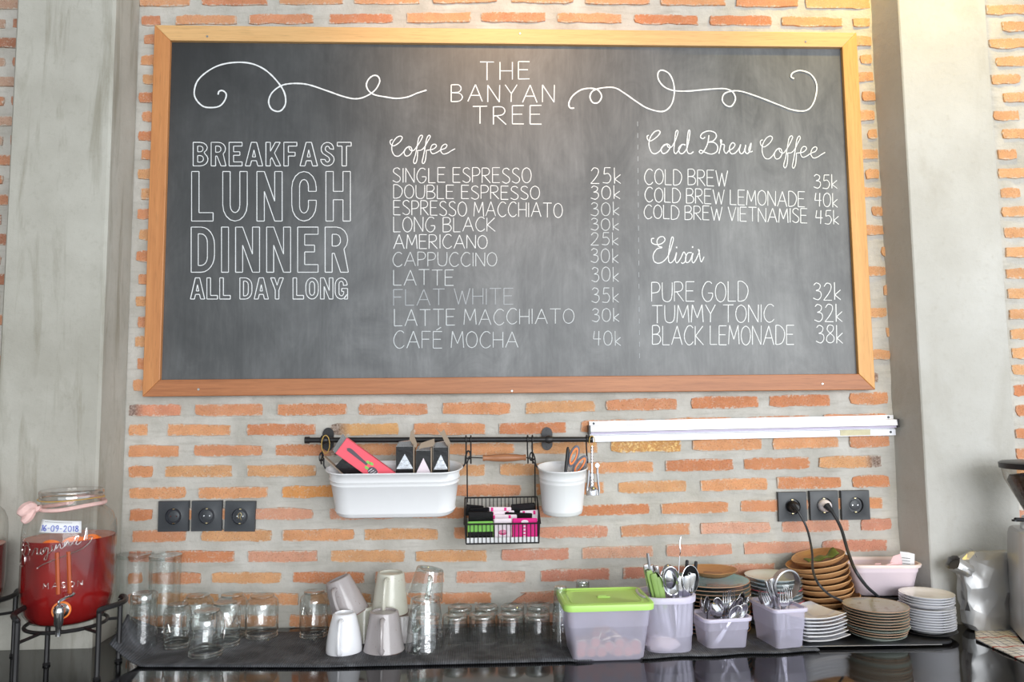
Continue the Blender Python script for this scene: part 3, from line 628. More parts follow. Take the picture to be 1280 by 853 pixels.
# outlined capitals
def outline(t, x0, x1, top, base, wt=.0022, slant=0, gap=.16, sp=.4, hv=.5):
    s = .22
    O = {
     'A': (.78, [[(0, 0), (.27, 1), (.51, 1), (.78, 0), (.56, 0), (.5, .22), (.28, .22), (.22, 0), (0, 0)], [(.32, .38), (.46, .38), (.39, .68), (.32, .38)]]),
     'B': (.66, [[(0, 0), (0, 1), (.3, 1)]+arc(.3, .77, .33, .23, 90, -55, 5)+arc(.32, .28, .34, .28, 52, -90, 6)+[(0, 0)], [(.2, .6), (.2, .84), (.32, .84)]+arc(.32, .72, .12, .12, 90, -90, 5)+[(.2, .6)], [(.2, .16), (.2, .44), (.32, .44)]+arc(.32, .3, .14, .14, 90, -90, 5)+[(.2, .16)]]),
     'C': (.66, [[(.66, .6), (.66, .7)]+arc(.33, .67, .33, .33, 0, 180, 8)+[(0, .33)]+arc(.33, .33, .33, .33, 180, 360, 8)+[(.66, .42), (.45, .42), (.45, .32)]+arc(.33, .3, .12, .14, 0, -180, 6)+[(.21, .68)]+arc(.33, .7, .12, .14, 180, 0, 6)+[(.45, .6), (.66, .6)]]),
     'D': (.66, [[(0, 0), (0, 1), (.28, 1)]+arc(.28, .62, .38, .38, 90, 0, 6)+arc(.28, .38, .38, .38, 0, -90, 6)+[(0, 0)], [(.2, .15), (.2, .85), (.28, .85)]+arc(.28, .66, .18, .19, 90, 0, 5)+arc(.28, .34, .18, .19, 0, -90, 5)+[(.2, .15)]]),
     'E': (.58, [[(0, 0), (0, 1), (.58, 1), (.58, .84), (.2, .84), (.2, .6), (.48, .6), (.48, .45), (.2, .45), (.2, .17), (.58, .17), (.58, 0), (0, 0)]]),
     'F': (.58, [[(0, 0), (0, 1), (.58, 1), (.58, .84), (.2, .84), (.2, .58), (.5, .58), (.5, .42), (.2, .42), (.2, 0), (0, 0)]]),
     'G': (.68, [[(.66, .66), (.66, .7)]+arc(.33, .67, .33, .33, 0, 180, 8)+[(0, .33)]+arc(.33, .33, .33, .33, 180, 340, 7)+[(.5, .06), (.5, 0), (.68, 0), (.68, .5), (.36, .5), (.36, .36), (.47, .36)]+arc(.34, .3, .13, .15, 0, -180, 6)+[(.21, .68)]+arc(.33, .7, .12, .14, 180, 0, 6)+[(.45, .64), (.66, .66)]]),
     'H': (.66, [[(0, 0), (0, 1), (.2, 1), (.2, .6), (.46, .6), (.46, 1), (.66, 1), (.66, 0), (.46, 0), (.46, .43), (.2, .43), (.2, 0), (0, 0)]]),
     'I': (.2, [[(0, 0), (0, 1), (.2, 1), (.2, 0), (0, 0)]]),
     'K': (.66, [[(0, 0), (0, 1), (.2, 1), (.2, .62), (.42, 1), (.64, 1), (.38, .55), (.66, 0), (.44, 0), (.26, .36), (.2, .26), (.2, 0), (0, 0)]]),
     'L': (.58, [[(0, 0), (0, 1), (.2, 1), (.2, .17), (.58, .17), (.58, 0), (0, 0)]]),
     'N': (.68, [[(0, 0), (0, 1), (.2, 1), (.48, .4), (.48, 1), (.68, 1), (.68, 0), (.48, 0), (.2, .6), (.2, 0), (0, 0)]]),
     'O': (.68, [arc(.34, .62, .34, .38, 0, 180, 9)+arc(.34, .38, .34, .38, 180, 360, 9)+[(.68, .62)], arc(.34, .65, .14, .18, 0, 180, 6)+arc(.34, .35, .14, .18, 180, 360, 6)+[(.48, .65)]]),
     'R': (.66, [[(0, 0), (0, 1), (.32, 1)]+arc(.32, .72, .32, .28, 90, -48, 6)+[(.66, 0), (.44, 0), (.26, .42), (.2, .42), (.2, 0), (0, 0)], [(.2, .58), (.2, .84), (.32, .84)]+arc(.32, .71, .12, .13, 90, -90, 5)+[(.2, .58)]]),
     'S': (.6, [[(.58, .7)]+arc(.3, .72, .28, .28, 0, 200, 8)+[(.1, .52), (.34, .38)]+arc(.3, .27, .1, .11, 20, -180, 6)+[(0, .28)]+arc(.3, .28, .3, .28, 180, 380, 9)+[(.46, .5), (.26, .62)]+arc(.3, .73, .1, .11, 215, 0, 5)+[(.58, .7)]]),
     'T': (.62, [[(0, .84), (0, 1), (.62, 1), (.62, .84), (.41, .84), (.41, 0), (.21, 0), (.21, .84), (0, .84)]]),
     'U': (.66, [[(0, 1), (0, .33)]+arc(.33, .33, .33, .33, 180, 360, 8)+[(.66, 1), (.46, 1), (.46, .34)]+arc(.33, .32, .13, .15, 0, -180, 6)+[(.2, 1), (0, 1)]]),
     'Y': (.7, [[(.25, 0), (.25, .42), (0, 1), (.22, 1), (.35, .65), (.48, 1), (.7, 1), (.45, .42), (.45, 0), (.25, 0)]]),
    }
    mb = MB(); pos = []; x = 0; k_ = 0
    for ch in t:
        if ch == ' ': x += sp; k_ += 1; continue
        pos.append((ch, x, k_)); x += O[ch][0]+gap
    tot = x-gap; last = 0
    for ch, x, wk in pos:
        if wk != last: mb.obj(LT, 'chalk', bd, smooth=False); mb = MB(); last = wk
        for loop in O[ch][1]:
            w3 = [onb(x0+(x1-x0)*(x+px)/tot, base+(top-base)*py) for px, py in loop]
            for p, q in zip(w3[:-1], w3[1:]): ribbon(mb, [(p[0], p[2]), (q[0], q[2])], wt)
    return mb.obj(LT, 'chalk', bd, smooth=False)
outline('BREAKFAST', 241.5, 439, 178, 207.5, gap=.14); outline('LUNCH', 239.5, 438, 214.5, 276.5, gap=.26); outline('DINNER', 239, 435.5, 284, 340.5, gap=.2); outline('ALL DAY LONG', 238, 434.5, 347.5, 374, gap=.12)
# cursive headings
cof = [[(88, 488), (76, 495), (78, 512), (95, 522), (125, 503), (140, 480), (130, 470), (108, 480), (88, 510), (85, 545), (98, 572), (120, 577), (142, 560), (158, 538), (178, 524)], [(178, 524), (160, 535), (150, 558), (160, 576), (180, 570), (192, 548), (185, 528), (176, 532), (184, 545), (200, 547), (215, 530), (235, 500), (248, 472), (240, 466), (228, 480), (220, 520), (210, 570), (200, 605), (208, 617), (218, 600), (222, 560), (222, 548), (240, 545), (258, 530), (275, 500), (289, 475), (282, 466), (270, 485), (262, 530), (252, 580), (246, 608), (253, 617), (263, 600), (268, 560), (268, 548), (280, 545), (305, 540), (322, 525), (315, 514), (298, 520), (290, 545), (300, 564), (320, 560), (345, 545), (370, 535), (378, 520), (368, 514), (352, 525), (345, 548), (358, 566), (380, 562), (400, 550), (422, 538)]]
mb = MB()
for s_ in cof: pxline(mb, s_, 470, 60, 4.264, .0028)
mb.obj('chalk_script', 'chalk', bd, smooth=False)
mb = MB(); ox, oy, s_ = 790, 150, 4.49
for st in [[(95, 85), (85, 92), (88, 110), (105, 118), (140, 95), (158, 70), (148, 60), (125, 68), (102, 100), (95, 140), (108, 180), (130, 190), (155, 175), (175, 148), (200, 135), (178, 142), (163, 165), (172, 188), (195, 182), (213, 155), (205, 138), (198, 145), (207, 155), (225, 148), (245, 110), (258, 68), (250, 60), (243, 80), (238, 130), (235, 175), (245, 190), (262, 170), (280, 140), (300, 140)],
           [(300, 142), (280, 138), (262, 160), (268, 185), (285, 188), (305, 165), (318, 120), (325, 65), (318, 60), (312, 90), (308, 150), (312, 182), (328, 190), (345, 178)],
           [(432, 85), (425, 130), (408, 168), (390, 188), (377, 180), (386, 170), (410, 182), (445, 192), (475, 178), (480, 148), (460, 127), (428, 125), (455, 118), (473, 95), (465, 72), (430, 62), (395, 75), (384, 96), (398, 106), (410, 96)],
           [(487, 190), (495, 160), (503, 120), (497, 112), (500, 135), (518, 140), (516, 170), (528, 188), (545, 172), (565, 160), (578, 140), (565, 128), (550, 145), (547, 172), (558, 190), (580, 185), (600, 160), (610, 138), (602, 172), (612, 190), (628, 178), (638, 140), (634, 175), (647, 190), (662, 170), (668, 130), (655, 165), (662, 180), (677, 176)]]:
    pxline(mb, st, ox, oy, s_, .0032)
for s2 in cof: pxline(mb, [(720+(x-75)*1.046, 84+(y-466)*1.2+(x-75)*.035) for x, y in s2], ox, oy, s_, .0028)
mb.obj('chalk_script', 'chalk', bd, smooth=False)
mb = MB()
for st in [[(125, 665), (110, 668), (112, 690), (135, 700), (165, 695), (185, 675), (175, 656), (152, 660), (140, 682), (148, 708), (168, 716), (140, 725), (120, 755), (122, 790), (145, 805), (175, 795), (203, 762), (222, 710), (232, 668), (224, 658), (215, 690), (205, 750), (205, 790), (216, 803), (236, 785), (250, 745), (243, 785), (252, 803), (272, 778), (290, 742), (302, 765), (297, 795), (284, 806), (276, 800)],
           [(335, 745), (313, 748), (300, 775), (306, 801), (325, 790), (342, 748), (336, 785), (344, 803), (360, 782), (378, 738), (372, 728), (378, 748), (382, 780), (390, 797), (404, 768)]]:
    pxline(mb, st, ox, oy, s_, .0030)
for (x, y) in ((250, 716), (340, 714)): pxline(mb, [(x-4, y), (x+4, y)], ox, oy, s_, .0045, smooth=False)
mb.obj('chalk_script', 'chalk', bd, smooth=False)
mb = MB(); q = [(200+x/4.061, 40+y/4.061) for x, y in [(295, 318), (300, 302), (318, 298), (336, 315), (330, 345), (305, 375), (265, 384), (220, 378), (185, 345), (174, 305), (190, 250), (235, 205), (300, 170), (380, 155), (460, 160), (530, 190), (590, 245), (630, 305), (638, 360), (620, 395), (595, 404), (565, 390), (552, 355), (565, 315), (600, 282), (640, 266), (700, 262), (760, 270), (850, 300), (930, 328), (990, 340), (1040, 330), (1090, 298), (1115, 255), (1108, 228), (1085, 222), (1060, 240), (1048, 270), (1060, 300), (1090, 320)]]
q += [(470+x/4.264, 60+y/4.264) for x, y in [(50, 262), (110, 270), (170, 262), (220, 242), (270, 226)]]
pxline(mb, q, 0, 0, 1, .0042, 8); mb.obj('chalk_flourish', 'chalk', bd, smooth=False)
mb = MB(); pxline(mb, [(60, 253), (42, 252), (38, 230), (55, 200), (90, 176), (130, 170), (160, 178), (175, 203), (162, 229), (138, 230), (126, 205), (140, 180), (180, 168), (230, 168), (270, 190), (320, 225), (370, 255), (430, 268), (465, 245), (480, 200), (478, 150), (460, 110), (430, 94), (413, 105), (415, 135), (440, 165), (480, 180), (540, 182), (620, 175), (690, 172), (725, 185), (738, 215), (722, 245), (700, 243), (683, 222), (690, 195), (720, 183), (760, 183), (830, 205), (920, 240), (980, 262), (1035, 264), (1065, 235), (1080, 180), (1075, 140), (1050, 108), (1010, 96), (980, 105), (972, 122), (985, 130)], 700, 60, 3.368, .0042, 8)
mb.obj('chalk_flourish', 'chalk', bd, smooth=False)
mb = MB()
for k in range(21): pxline(mb, [(797+k*.12, 152+k*14.5), (797+k*.12+.05, 158+k*14.5)], 0, 0, 1, .0016, smooth=False)
mb.obj('chalk_guide_line', 'chalk_faint', bd, smooth=False)
# ================================================================== SOCKETS, RAIL AND WHAT HANGS ON THE WALL
def make_socket(u, v, label, tilt=0, cover=None):
    p = P(u, v, -.006); t = thing('power_socket', label, 'socket', (p.x, 0, p.z), (0, tilt, 0), 'anthracite wall sockets')
    n = 32; ring = [(.0215*math.cos(2*PI*i/n), -.0115, .0215*math.sin(2*PI*i/n)) for i in range(n)]
    sq = []
    for i in range(n):
        a = 2*PI*i/n; c, s = math.cos(a), math.sin(a); k = .0395/max(abs(c), abs(s)); sq.append((k*c, -.0115, k*s))
    sq2 = [(x*1.015, -.009, z*1.015) for x, y, z in sq]; sq3 = [(x*1.015, -.001, z*1.015) for x, y, z in sq]
    rin = [(x, -.0095, z) for x, y, z in ring]
    b = MB(); b.loft([sq3, sq2, sq, [(x*1.06, -.0115, z*1.06) for x, y, z in ring], [(x, -.0122, z) for x, y, z in ring], rin]); fixn(b.obj('plate', 'socket', t, ang=.5))
    b = MB(); b.lathe([(.0213, .0105), (.0205, .0062), (0, .0062)], 32, Matrix.Rotation(PI/2, 4, 'X')); fixn(b.obj('well', 'socket_in', t))
    b = MB(); b.lathe([(.0140, .0062), (.0148, .0078), (.0135, .0086), (0, .0086)], 24, Matrix.Rotation(PI/2, 4, 'X')); b.obj('insert', 'socket', t)
    for s in (-1, 1):
        b = MB(); b.box((0, -.0085, s*.0188), (.005, .004, .0022)); b.obj('earth_clip', 'brass', t, smooth=False)
        b = MB(); b.lathe([(0, .0092), (.0018, .0092), (.0020, .0085)], 10, Matrix.Translation((s*.0075, 0, 0)) @ Matrix.Rotation(PI/2, 4, 'X')); b.obj('pin_hole', 'steel', t)
    return t
s1 = make_socket(217.5, 645.5, 'square dark socket, leftmost of the three on the left of the wall'); make_socket(259, 645, 'square dark socket in the middle of the left three')
s3 = make_socket(300.5, 645.5, 'slightly tilted dark socket, rightmost of the left three, with a pale shutter inside', .02)
b = MB(); b.tube(cr([(-.004, -.009, -.006), (-.005, -.009, .004), (.001, -.009, .009), (.004, -.009, .003), (.001, -.009, -.002), (.004, -.009, -.010)]), .0013, 6); b.obj('shutter_mark', 'brass', s3)
s4 = make_socket(990, 633.5, 'dark socket with the black plug pushed in', .0); s5 = make_socket(1029.5, 632, 'dark socket with the white plug pushed in'); make_socket(1068.5, 631.5, 'empty dark socket nearest the right pillar')
def cable(name, label, plugmat, sock, pts, r, plug_r, plug_d):
    t = thing(name, label, 'cable', sock.location); L = sock.location
    b = MB(); b.lathe([(0, plug_d), (plug_r*.55, plug_d), (plug_r*.9, plug_d*.8), (plug_r, plug_d*.35), (plug_r, 0.004)], 24, Matrix.Rotation(PI/2, 4, 'X')); b.obj('plug', plugmat, t)
    q = [P(u, v, y)-L for u, v, y in pts]; b = MB(); b.tube(cr(q, 8), r, 8); b.obj('cord', 'cable', t)
    q2 = cr(q[:2], 5); b = MB(); b.tube(q2, r*2, 8, radii=[r*2.4-(r*1.2)*i/5 for i in range(6)]); b.obj('strain_relief', plugmat if plugmat != 'white_plastic' else 'cable', t)
cable('black_plug_cable', 'thin black cable hanging from the black plug down over the wooden plates', 'black_plastic', s4, [(991, 631, -.035), (998, 640, -.05), (1009, 662, -.06), (1015, 690, -.10), (1016, 712, -.2), (1023, 730, -.235), (1037, 744, -.228), (1052, 752, -.19), (1059, 765, -.11), (1062, 778, -.09)], .0030, .0165, .034)
cable('white_plug_cable', 'thick black cable from the white plug, arching down to the pink tub', 'white_plastic', s5, [(1033, 632, -.034), (1040, 640, -.05), (1051, 660, -.07), (1060, 690, -.11), (1069, 713, -.165), (1083, 733, -.16), (1097, 746, -.128), (1103, 758, -.115), (1106, 772, -.105)], .0042, .0172, .03)

# aluminium track
tp = [P(736, 527, 0), P(1114, 519.5, 0), P(736, 552.5, 0), P(1114, 543.5, 0)]
cx = (tp[0].x+tp[1].x)/2; cz = sum(p.z for p in tp)/4; L_ = (tp[1].x-tp[0].x); hh = (tp[0].z-tp[2].z); slope = math.atan2(-(tp[1].z-tp[0].z+tp[3].z-tp[2].z)/2, L_)
tr = thing('curtain_track', 'long white aluminium track screwed to the bricks right of the hanging rail', 'track', (cx, 0, cz), (0, slope, 0))
b = MB(); z1, z2 = hh/2, -hh/2
prof = [(-.004, z1), (-.011, z1), (-.011, z1-hh*.2), (-.03, z1-hh*.22), (-.032, z1-hh*.5), (-.026, z1-hh*.54), (-.014, z1-hh*.62), (-.014, z1-hh*.68), (-.018, z1-hh*.70), (-.018, z2), (-.004, z2)]
b.loft([[(x, y, z) for y, z in prof] for x in (-L_/2, L_/2)], True, True); fixn(b.obj('profile', 'white_alu', tr, smooth=False))
b = MB(); b.box((0, -.0203, z1-hh*.58), (L_-.002, .013, hh*.09)); b.obj('groove', 'alu_gap', tr, smooth=False)
for s in (-1, 1):
    b = MB(); b.box((s*(L_/2+.002), -.017, z1-hh*.4), (.005, .03, hh*.42)); b.obj('end_cap', 'black_plastic', tr, smooth=False)
for (x, z) in ((-L_/2+.012, z1-hh*.11), (L_/2-.014, z1-hh*.11), (L_/2-.014, z2+hh*.16)):
    b = MB(); b.lathe([(0, .001), (.003, .001), (.0036, 0)], 12, Matrix.Translation((x, -.011 if z > 0 else -.018, z)) @ Matrix.Rotation(PI/2, 4, 'X')); b.obj('screw', 'socket', tr)
b = MB(); b.box((L_/2-.115, -.0185, z2+hh*.17), (.086, .001, hh*.28)); b.obj('tape', 'tape', tr, smooth=False)

# black rail
RY = -.062; ra = P(384, 550.5, RY); rb = P(738, 549.5, RY); rz = (ra.z+rb.z)/2; rx = (ra.x+rb.x)/2; RL = rb.x-ra.x
rail = thing('wall_rail', 'black iron rail on two brackets with kitchen baskets hanging from it', 'rail', (rx, 0, rz))
dz_ = ra.z-rb.z; b = MB(); RT_ = [(-RL/2, RY, dz_/2), (RL/2, RY, -dz_/2)]; b.tube([RT_[0], RT_[1]], .0072, 12); b.obj('bar', 'black_metal', rail)
for s in (-1, 1):
    b = MB(); p = Vector(RT_[0 if s < 0 else 1]); b.lathe([(0, -.006), (.009, -.006), (.0092, .006), (0, .006)], 14, Matrix.Translation(p) @ Matrix.Rotation(PI/2, 4, 'Y')); b.obj('end_cap', 'black_metal', rail)
for u in (405, 686):
    x = P(u, 550, RY).x-rx; b = MB(); zb = -dz_*x/RL
    pl_ = []
    for k in range(32):
        a = 2*PI*k/32; rr = .0145+.0165*abs(math.sin(a))**2.2; pl_.append((x+rr*math.cos(a)*.95, zb+rr*math.sin(a)*1.02))
    b.prism(pl_, -.0085, -.004); fixn(b.obj('bracket_plate', 'black_metal', rail))
    b = MB(); b.tube([(x, -.004, zb), (x, RY, zb)], .006, 10); b.lathe([(0, -.011), (.008, -.010), (.0115, 0), (.008, .010), (0, .011)], 16, Matrix.Translation((x, RY, zb)) @ Matrix.Rotation(PI/2, 4, 'Y')); b.obj('bracket_arm', 'black_metal', rail)
    for s in (-1, 1):
        b = MB(); b.lathe([(0, .0095), (.003, .0095), (.0035, .008)], 10, Matrix.Translation((x, 0, zb+s*.024)) @ Matrix.Rotation(PI/2, 4, 'X')); b.obj('screw', 'black_metal', rail)
# rubber band and hooks
q = P(406.5, 556, RY-.014); b = MB(); b.tube([(.0105*math.cos(a)+.001, -.001*math.sin(a), .0235*math.sin(a)) for a in np.linspace(0, 2*PI, 28)[:-1]], .0012, 6, closed=True)
tag(b.obj('rubber_band', 'yellow_rubber', loc=(q.x, q.y, q.z+.0005)), 'tan rubber band looped over the left rail bracket', 'rubber band')
def hook(u, label, drop=.052, flip=1):
    p = P(u, 550, RY); b = MB(); R1 = .0105
    pts = [(0, R1*math.sin(a), R1*math.cos(a)) for a in np.linspace(-1.9, 1.6, 9)]+[(0, R1*.9, -drop*.5), (0, .0, -drop+.004)]+[(0, -.007*math.sin(a), -drop-.001-.007*(1-math.cos(a))+.004) for a in np.linspace(.3, 2.6, 6)]
    b.tube(cr(pts, 2), .0021, 7); o = b.obj('rail_hook', 'black_metal', loc=(p.x, RY, rz-dz_*((p.x-rx)/RL))); return tag(o, label, 'hook', 'iron hooks on the rail')
for u, l in ((582.5, 'left iron hook of the pair at the left end of the wooden handle'), (588.5, 'right iron hook of the pair at the left end of the wooden handle'), (659.5, 'left iron hook of the pair at the right end of the wooden handle'), (665.5, 'right iron hook of the pair at the right end of the wooden handle'), (733.5, 'iron hook at the right end of the rail above the corkscrew'), (402.5, 'iron hook at the left bracket holding the oblong bucket')):
    hook(u, l)

# oblong bucket
def bucket(name, label, u0, u1, vrim_mid, vbot, y, dep, tilt, oblong, group=None):
    a = P(u0, vrim_mid, y); c = P(u1, vrim_mid, y); W = c.x-a.x; bt = P((u0+u1)/2, vbot, y-.02); H = a.z-bt.z
    t = thing(name, label, 'bucket', ((a.x+c.x)/2, y, bt.z+.003), (tilt, 0, 0), group)
    def ring(z, k, dy=0):
        w_ = W*k; d_ = dep*(1-(1-k)*1.4) if oblong else W*k
        r_ = d_/2*.98
        return [(x, yy, z) for x, yy in rrect(w_, d_, r_, 8 if oblong else 9)]
    kb = .80 if not oblong else .86
    def kk(z): return kb+(.955-kb)*(z/H)
    R_ = [ring(0, kb-.03), ring(.004, kb), ring(H*.08, kk(H*.08)), ring(H*.095, kk(H*.1)+.012), ring(H*.11, kk(H*.11))]
    for f in (.70, .79): R_ += [ring(H*(f-.015), kk(H*f)), ring(H*f, kk(H*f)+.014), ring(H*(f+.015), kk(H*f))]
    R_ += [ring(H*.955, kk(H*.955)), ring(H*.965, .99), ring(H*.985, 1.0), ring(H, .99), ring(H*.99, .965), ring(H*.9, kk(H*.9)-.012), ring(.006, kb-.02)]
    b = MB(); b.loft(R_, True, True); b.obj('bucket_wall', 'white_enamel', t, ang=1.2)
    return t, W, H
ob, OW, OH = bucket('oblong_bucket', 'long white enamel bucket hanging from the rail, full of packets', 409.5, 579.5, 584, 643, -.1, .112, .22, True)
rb_, RW, RH = bucket('round_bucket', 'small round white enamel bucket with scissors in it', 671, 733, 584, 643, -.098, .13, .15, False)
def wirepart(par, pts, r=.0017, name='wire', n=6): b = MB(); b.tube(cr(pts, 4), r, 6); return b.obj(name, 'black_metal', par)
for par, W, side in ((ob, OW, -1), (ob, OW, 1), (rb_, RW, -1)):
    h_ = OH if par is ob else RH; y0 = .0; x = side*W/2
    wirepart(par, [(x-side*.004, y0, h_-.006), (x+side*.004, y0, h_+.006), (x+side*.006, .01, h_+.022), (x+side*.012, .02, h_+.034), (x+side*.018, .02, h_+.026), (x+side*.016, .015, h_+.014), (x+side*.006, .012, h_+.018)], .0022, 'hanging_loop')
# packets in the oblong bucket
def packet(u, v0, v1, wpx, y, label, roll=0, flap=None, tri='silver_pack', seq=0):
    a = P(u, v0, y); c = P(u, v1, y); s = SC(a); w_ = wpx/s; H = a.z-c.z+.06; t = thing('coffee_pouch', label, 'packet', (a.x, y, a.z-H), (.05, roll, .0), 'packets in the oblong bucket'); d = .03
    b = MB(); b.loft([[(-w_/2, -d/2, 0), (w_/2, -d/2, 0), (w_/2, d/2, 0), (-w_/2, d/2, 0)], [(-w_/2, -d/2, H-.012), (w_/2, -d/2, H-.012), (w_/2, d/2, H-.012), (-w_/2, d/2, H-.012)]], True, True); b.obj('pouch', 'black_pack', t, smooth=False)
    b = MB(); b.loft([[(-w_/2, -d/2, H-.012), (w_/2, -d/2, H-.012), (w_/2, d/2, H-.012), (-w_/2, d/2, H-.012)], [(-w_*.36, -.006, H), (w_*.4, -.004, H+.002), (w_*.4, .006, H+.004), (-w_*.36, .004, H)]], False, True); b.obj('folded_top', 'silver_pack', t, smooth=False)
    b = MB(); zb = H-.07; b.prism([(-w_*.48, zb+.002), (w_*.48, zb+.002), (0, H-.03)], -d/2-.0016, -d/2+.001); b.obj('foil_gusset', tri, t, smooth=False)
    b = MB(); b.box((w_/2+.0012, -.002, H/2-.004), (.0024, d+.008, H)); b.obj('card_side', 'kraft', t, smooth=False)
    if flap:
        q = [P(u_, v_, y-.016) for u_, v_ in flap]; b = MB(); b.prism([(p_.x-a.x, p_.z-(a.z-H)) for p_ in q], -.0166, -.0152); fixn(b.obj('card_flap', 'kraft', t, smooth=False))
    return t
packet(507, 552, 590, 21.5, -.115, 'dark pouch in an open card sleeve, leftmost of the upright three in the oblong bucket', 0, [(518.2, 558.5), (512.1, 548.9), (513.7, 539.2), (516.7, 535.7), (518.8, 546.3), (521.8, 554.5), (520.8, 558.5)])
packet(530, 557, 590, 18.5, -.118, 'dark pouch with a pale triangle and wide folded card flap, middle of the upright three', 0, [(523.3, 561.6), (526.4, 553.4), (543.1, 547.9), (543.6, 554.5), (541.1, 557.5), (533, 559), (526.9, 560)], 'pinkwhite')
packet(551.5, 553, 590, 18.5, -.115, 'dark pouch with a silver top and bent card flap, rightmost of the upright three', 0, [(544.7, 534.6), (551.3, 540.2), (555.3, 536.2), (557.3, 541.3), (562.9, 552.4), (561.4, 560.5), (556.3, 552.4), (552.3, 544.3)], 'silver_pack')
def slabthing(name, label, cat, c, d, rot, m, group=None, bev=.001):
    t = thing(name, label, cat, c, rot, group); b = MB(); b.box((0, 0, 0), d, bev=bev); b.obj('pack_body', m, t, smooth=False); return t
# coral box lying diagonally
a = P(446, 566, -.125); t = slabthing('tea_box', 'coral red card box with a spoon picture leaning in the oblong bucket', 'box', (a.x+.028, a.y, a.z-.03), (.165, .022, .048), (.0, .63, 0), 'coral', 'packets in the oblong bucket')
b = MB(); b.prism([(-.066, .004), (-.06, .0085), (-.052, .009), (.0, .0028), (.0, -.0028), (-.052, -.001), (-.062, -.001)], -.0122, -.0108); b.obj('spoon_print', 'darkgrey', t, smooth=False)
for x, z in ((-.001, .006), (.008, .008), (.004, -.007)):
    b = MB(); b.prism([(x+.006*math.cos(k*PI/4), z+.0038*math.sin(k*PI/4)) for k in range(8)], -.0122, -.0108); b.obj('leaf_print', 'lime_pack', t, smooth=False)
b = MB(); b.prism([(.022+.014*math.cos(k*PI/5), -.006+.011*math.sin(k*PI/5)) for k in range(10)], -.0121, -.0108); b.obj('berry_print', 'darkgrey', t, smooth=False)
for k in range(4):
    b = MB(); b.prism([(.012+k*.006, -.012+k*.001), (.0135+k*.006, -.012+k*.001), (.0175+k*.006, -.001), (.016+k*.006, -.001)], -.0126, -.0108); b.obj('berry_stripe', 'paper', t, smooth=False)
b = MB(); b.loft([[(-.0825, -.011, -.024), (-.0825, .011, -.024), (-.0825, .011, .024), (-.0825, -.011, .024)], [(-.094, -.004, -.022), (-.094, .004, -.02), (-.097, .004, .026), (-.097, -.004, .026)]], False, True); b.obj('inner_foil_top', 'silver_pack', t, smooth=False)
a = P(436, 578, -.112); t = slabthing('tea_box', 'black packet slumped at the left end of the oblong bucket', 'packet', (a.x+.01, a.y, a.z-.014), (.07, .02, .05), (.1, .75, .1), 'black_pack', 'packets in the oblong bucket')
b = MB(); b.box((-.028, 0, -.027), (.09, .022, .002)); b.obj('kraft_edge', 'kraft', t, smooth=False)

# wire basket with sachets
bw0 = P(580.5, 656, -.155); bw1 = P(675.5, 656, -.155); bb = P(628, 679.5, -.15); bk0 = P(584, 623, -.05); bk1 = P(672, 623, -.05)
X0, X1 = bw0.x, bw1.x; cxb = (X0+X1)/2; zb = bb.z; zf = bw0.z; zk = bk0.z; yf, yk = -.155, -.045
bs = thing('wire_basket', 'black wire basket of sugar sachets hanging by a wooden handle', 'basket', (cxb, 0, zb)); hw = (X1-X0)/2
def tb(pts, r, name, closed=False): b = MB(); b.tube(pts, r, 6, closed=closed); return b.obj(name, 'black_metal', bs)
F_, K_ = zf-zb, zk-zb
tb([(-hw, yf, F_), (hw, yf, F_)], .0022, 'front_rim'); tb([(-hw, yk, K_), (hw, yk, K_)], .0022, 'back_rim')
tb([(-hw, yf, F_), (-hw, yk, K_)], .0022, 'side_rim'); tb([(hw, yf, F_), (hw, yk, K_)], .0022, 'side_rim')
tb([(-hw+.004, yf+.004, 0), (hw-.004, yf+.004, 0), (hw-.004, yk, 0), (-hw+.004, yk, 0)], .002, 'bottom_frame', True)
n = 19
for i in range(n):
    x = -hw+.004+(2*hw-.008)*i/(n-1); tb([(x, yf, F_), (x, yf+.004, 0)], .00115, 'front_wire'); tb([(x, yk, 0), (x, yk, K_)], .00115, 'back_wire'); tb([(x, yf+.004, 0), (x, yk, 0)], .001, 'floor_wire')
for s in (-1, 1):
    for i in range(1, 9):
        f = i/9; y = yf+(yk-yf)*f; tb([(s*hw, y, F_+(K_-F_)*f), (s*(hw-.003), y, 0)], .001, 'side_wire')
hz_l = P(586, 574, -.07); hz_r = P(664, 575, -.07)
for s, hp in ((-1, hz_l), (1, hz_r)):
    x = hp.x-cxb; tb([(s*(hw-.006), -.06, K_-.01), (s*(hw-.006), -.07, hp.z-zb-.012), (x, -.07, hp.z-zb+.004), (x-s*.006, -.07, hp.z-zb+.009)], .0019, 'bail')
gl_ = P(603.5, 571.5, -.075); gr_ = P(657.5, 573.5, -.075); gw = (gr_.x-gl_.x)/2; gx = (gr_.x+gl_.x)/2-cxb; gz = (gl_.z+gr_.z)/2-zb
b = MB(); b.lathe([(0, -gw), (.0078, -gw), (.0082, -gw*.93), (.0068, -gw*.86), (.009, -gw*.5), (.0108, 0), (.009, gw*.5), (.0068, gw*.86), (.0082, gw*.93), (.0078, gw), (0, gw)], 16, Matrix.Translation((gx, -.075, gz)) @ Matrix.Rotation(PI/2, 4, 'Y')); b.obj('wooden_grip', 'handle_wood', bs)
tb(cr([(hz_l.x-cxb-.002, -.07, hz_l.z-zb+.004), (gx-gw-.018, -.073, gz+.001), (gx-gw, -.075, gz)]), .0015, 'bail'); tb(cr([(gx+gw, -.075, gz), (hz_r.x-cxb+.002, -.07, hz_r.z-zb+.002)]), .0015, 'bail')
b = MB(); b.box((0, yf+.0095, .0075), (2*hw-.012, .002, .013)); b.obj('paper_liner', 'paper', bs, smooth=False)
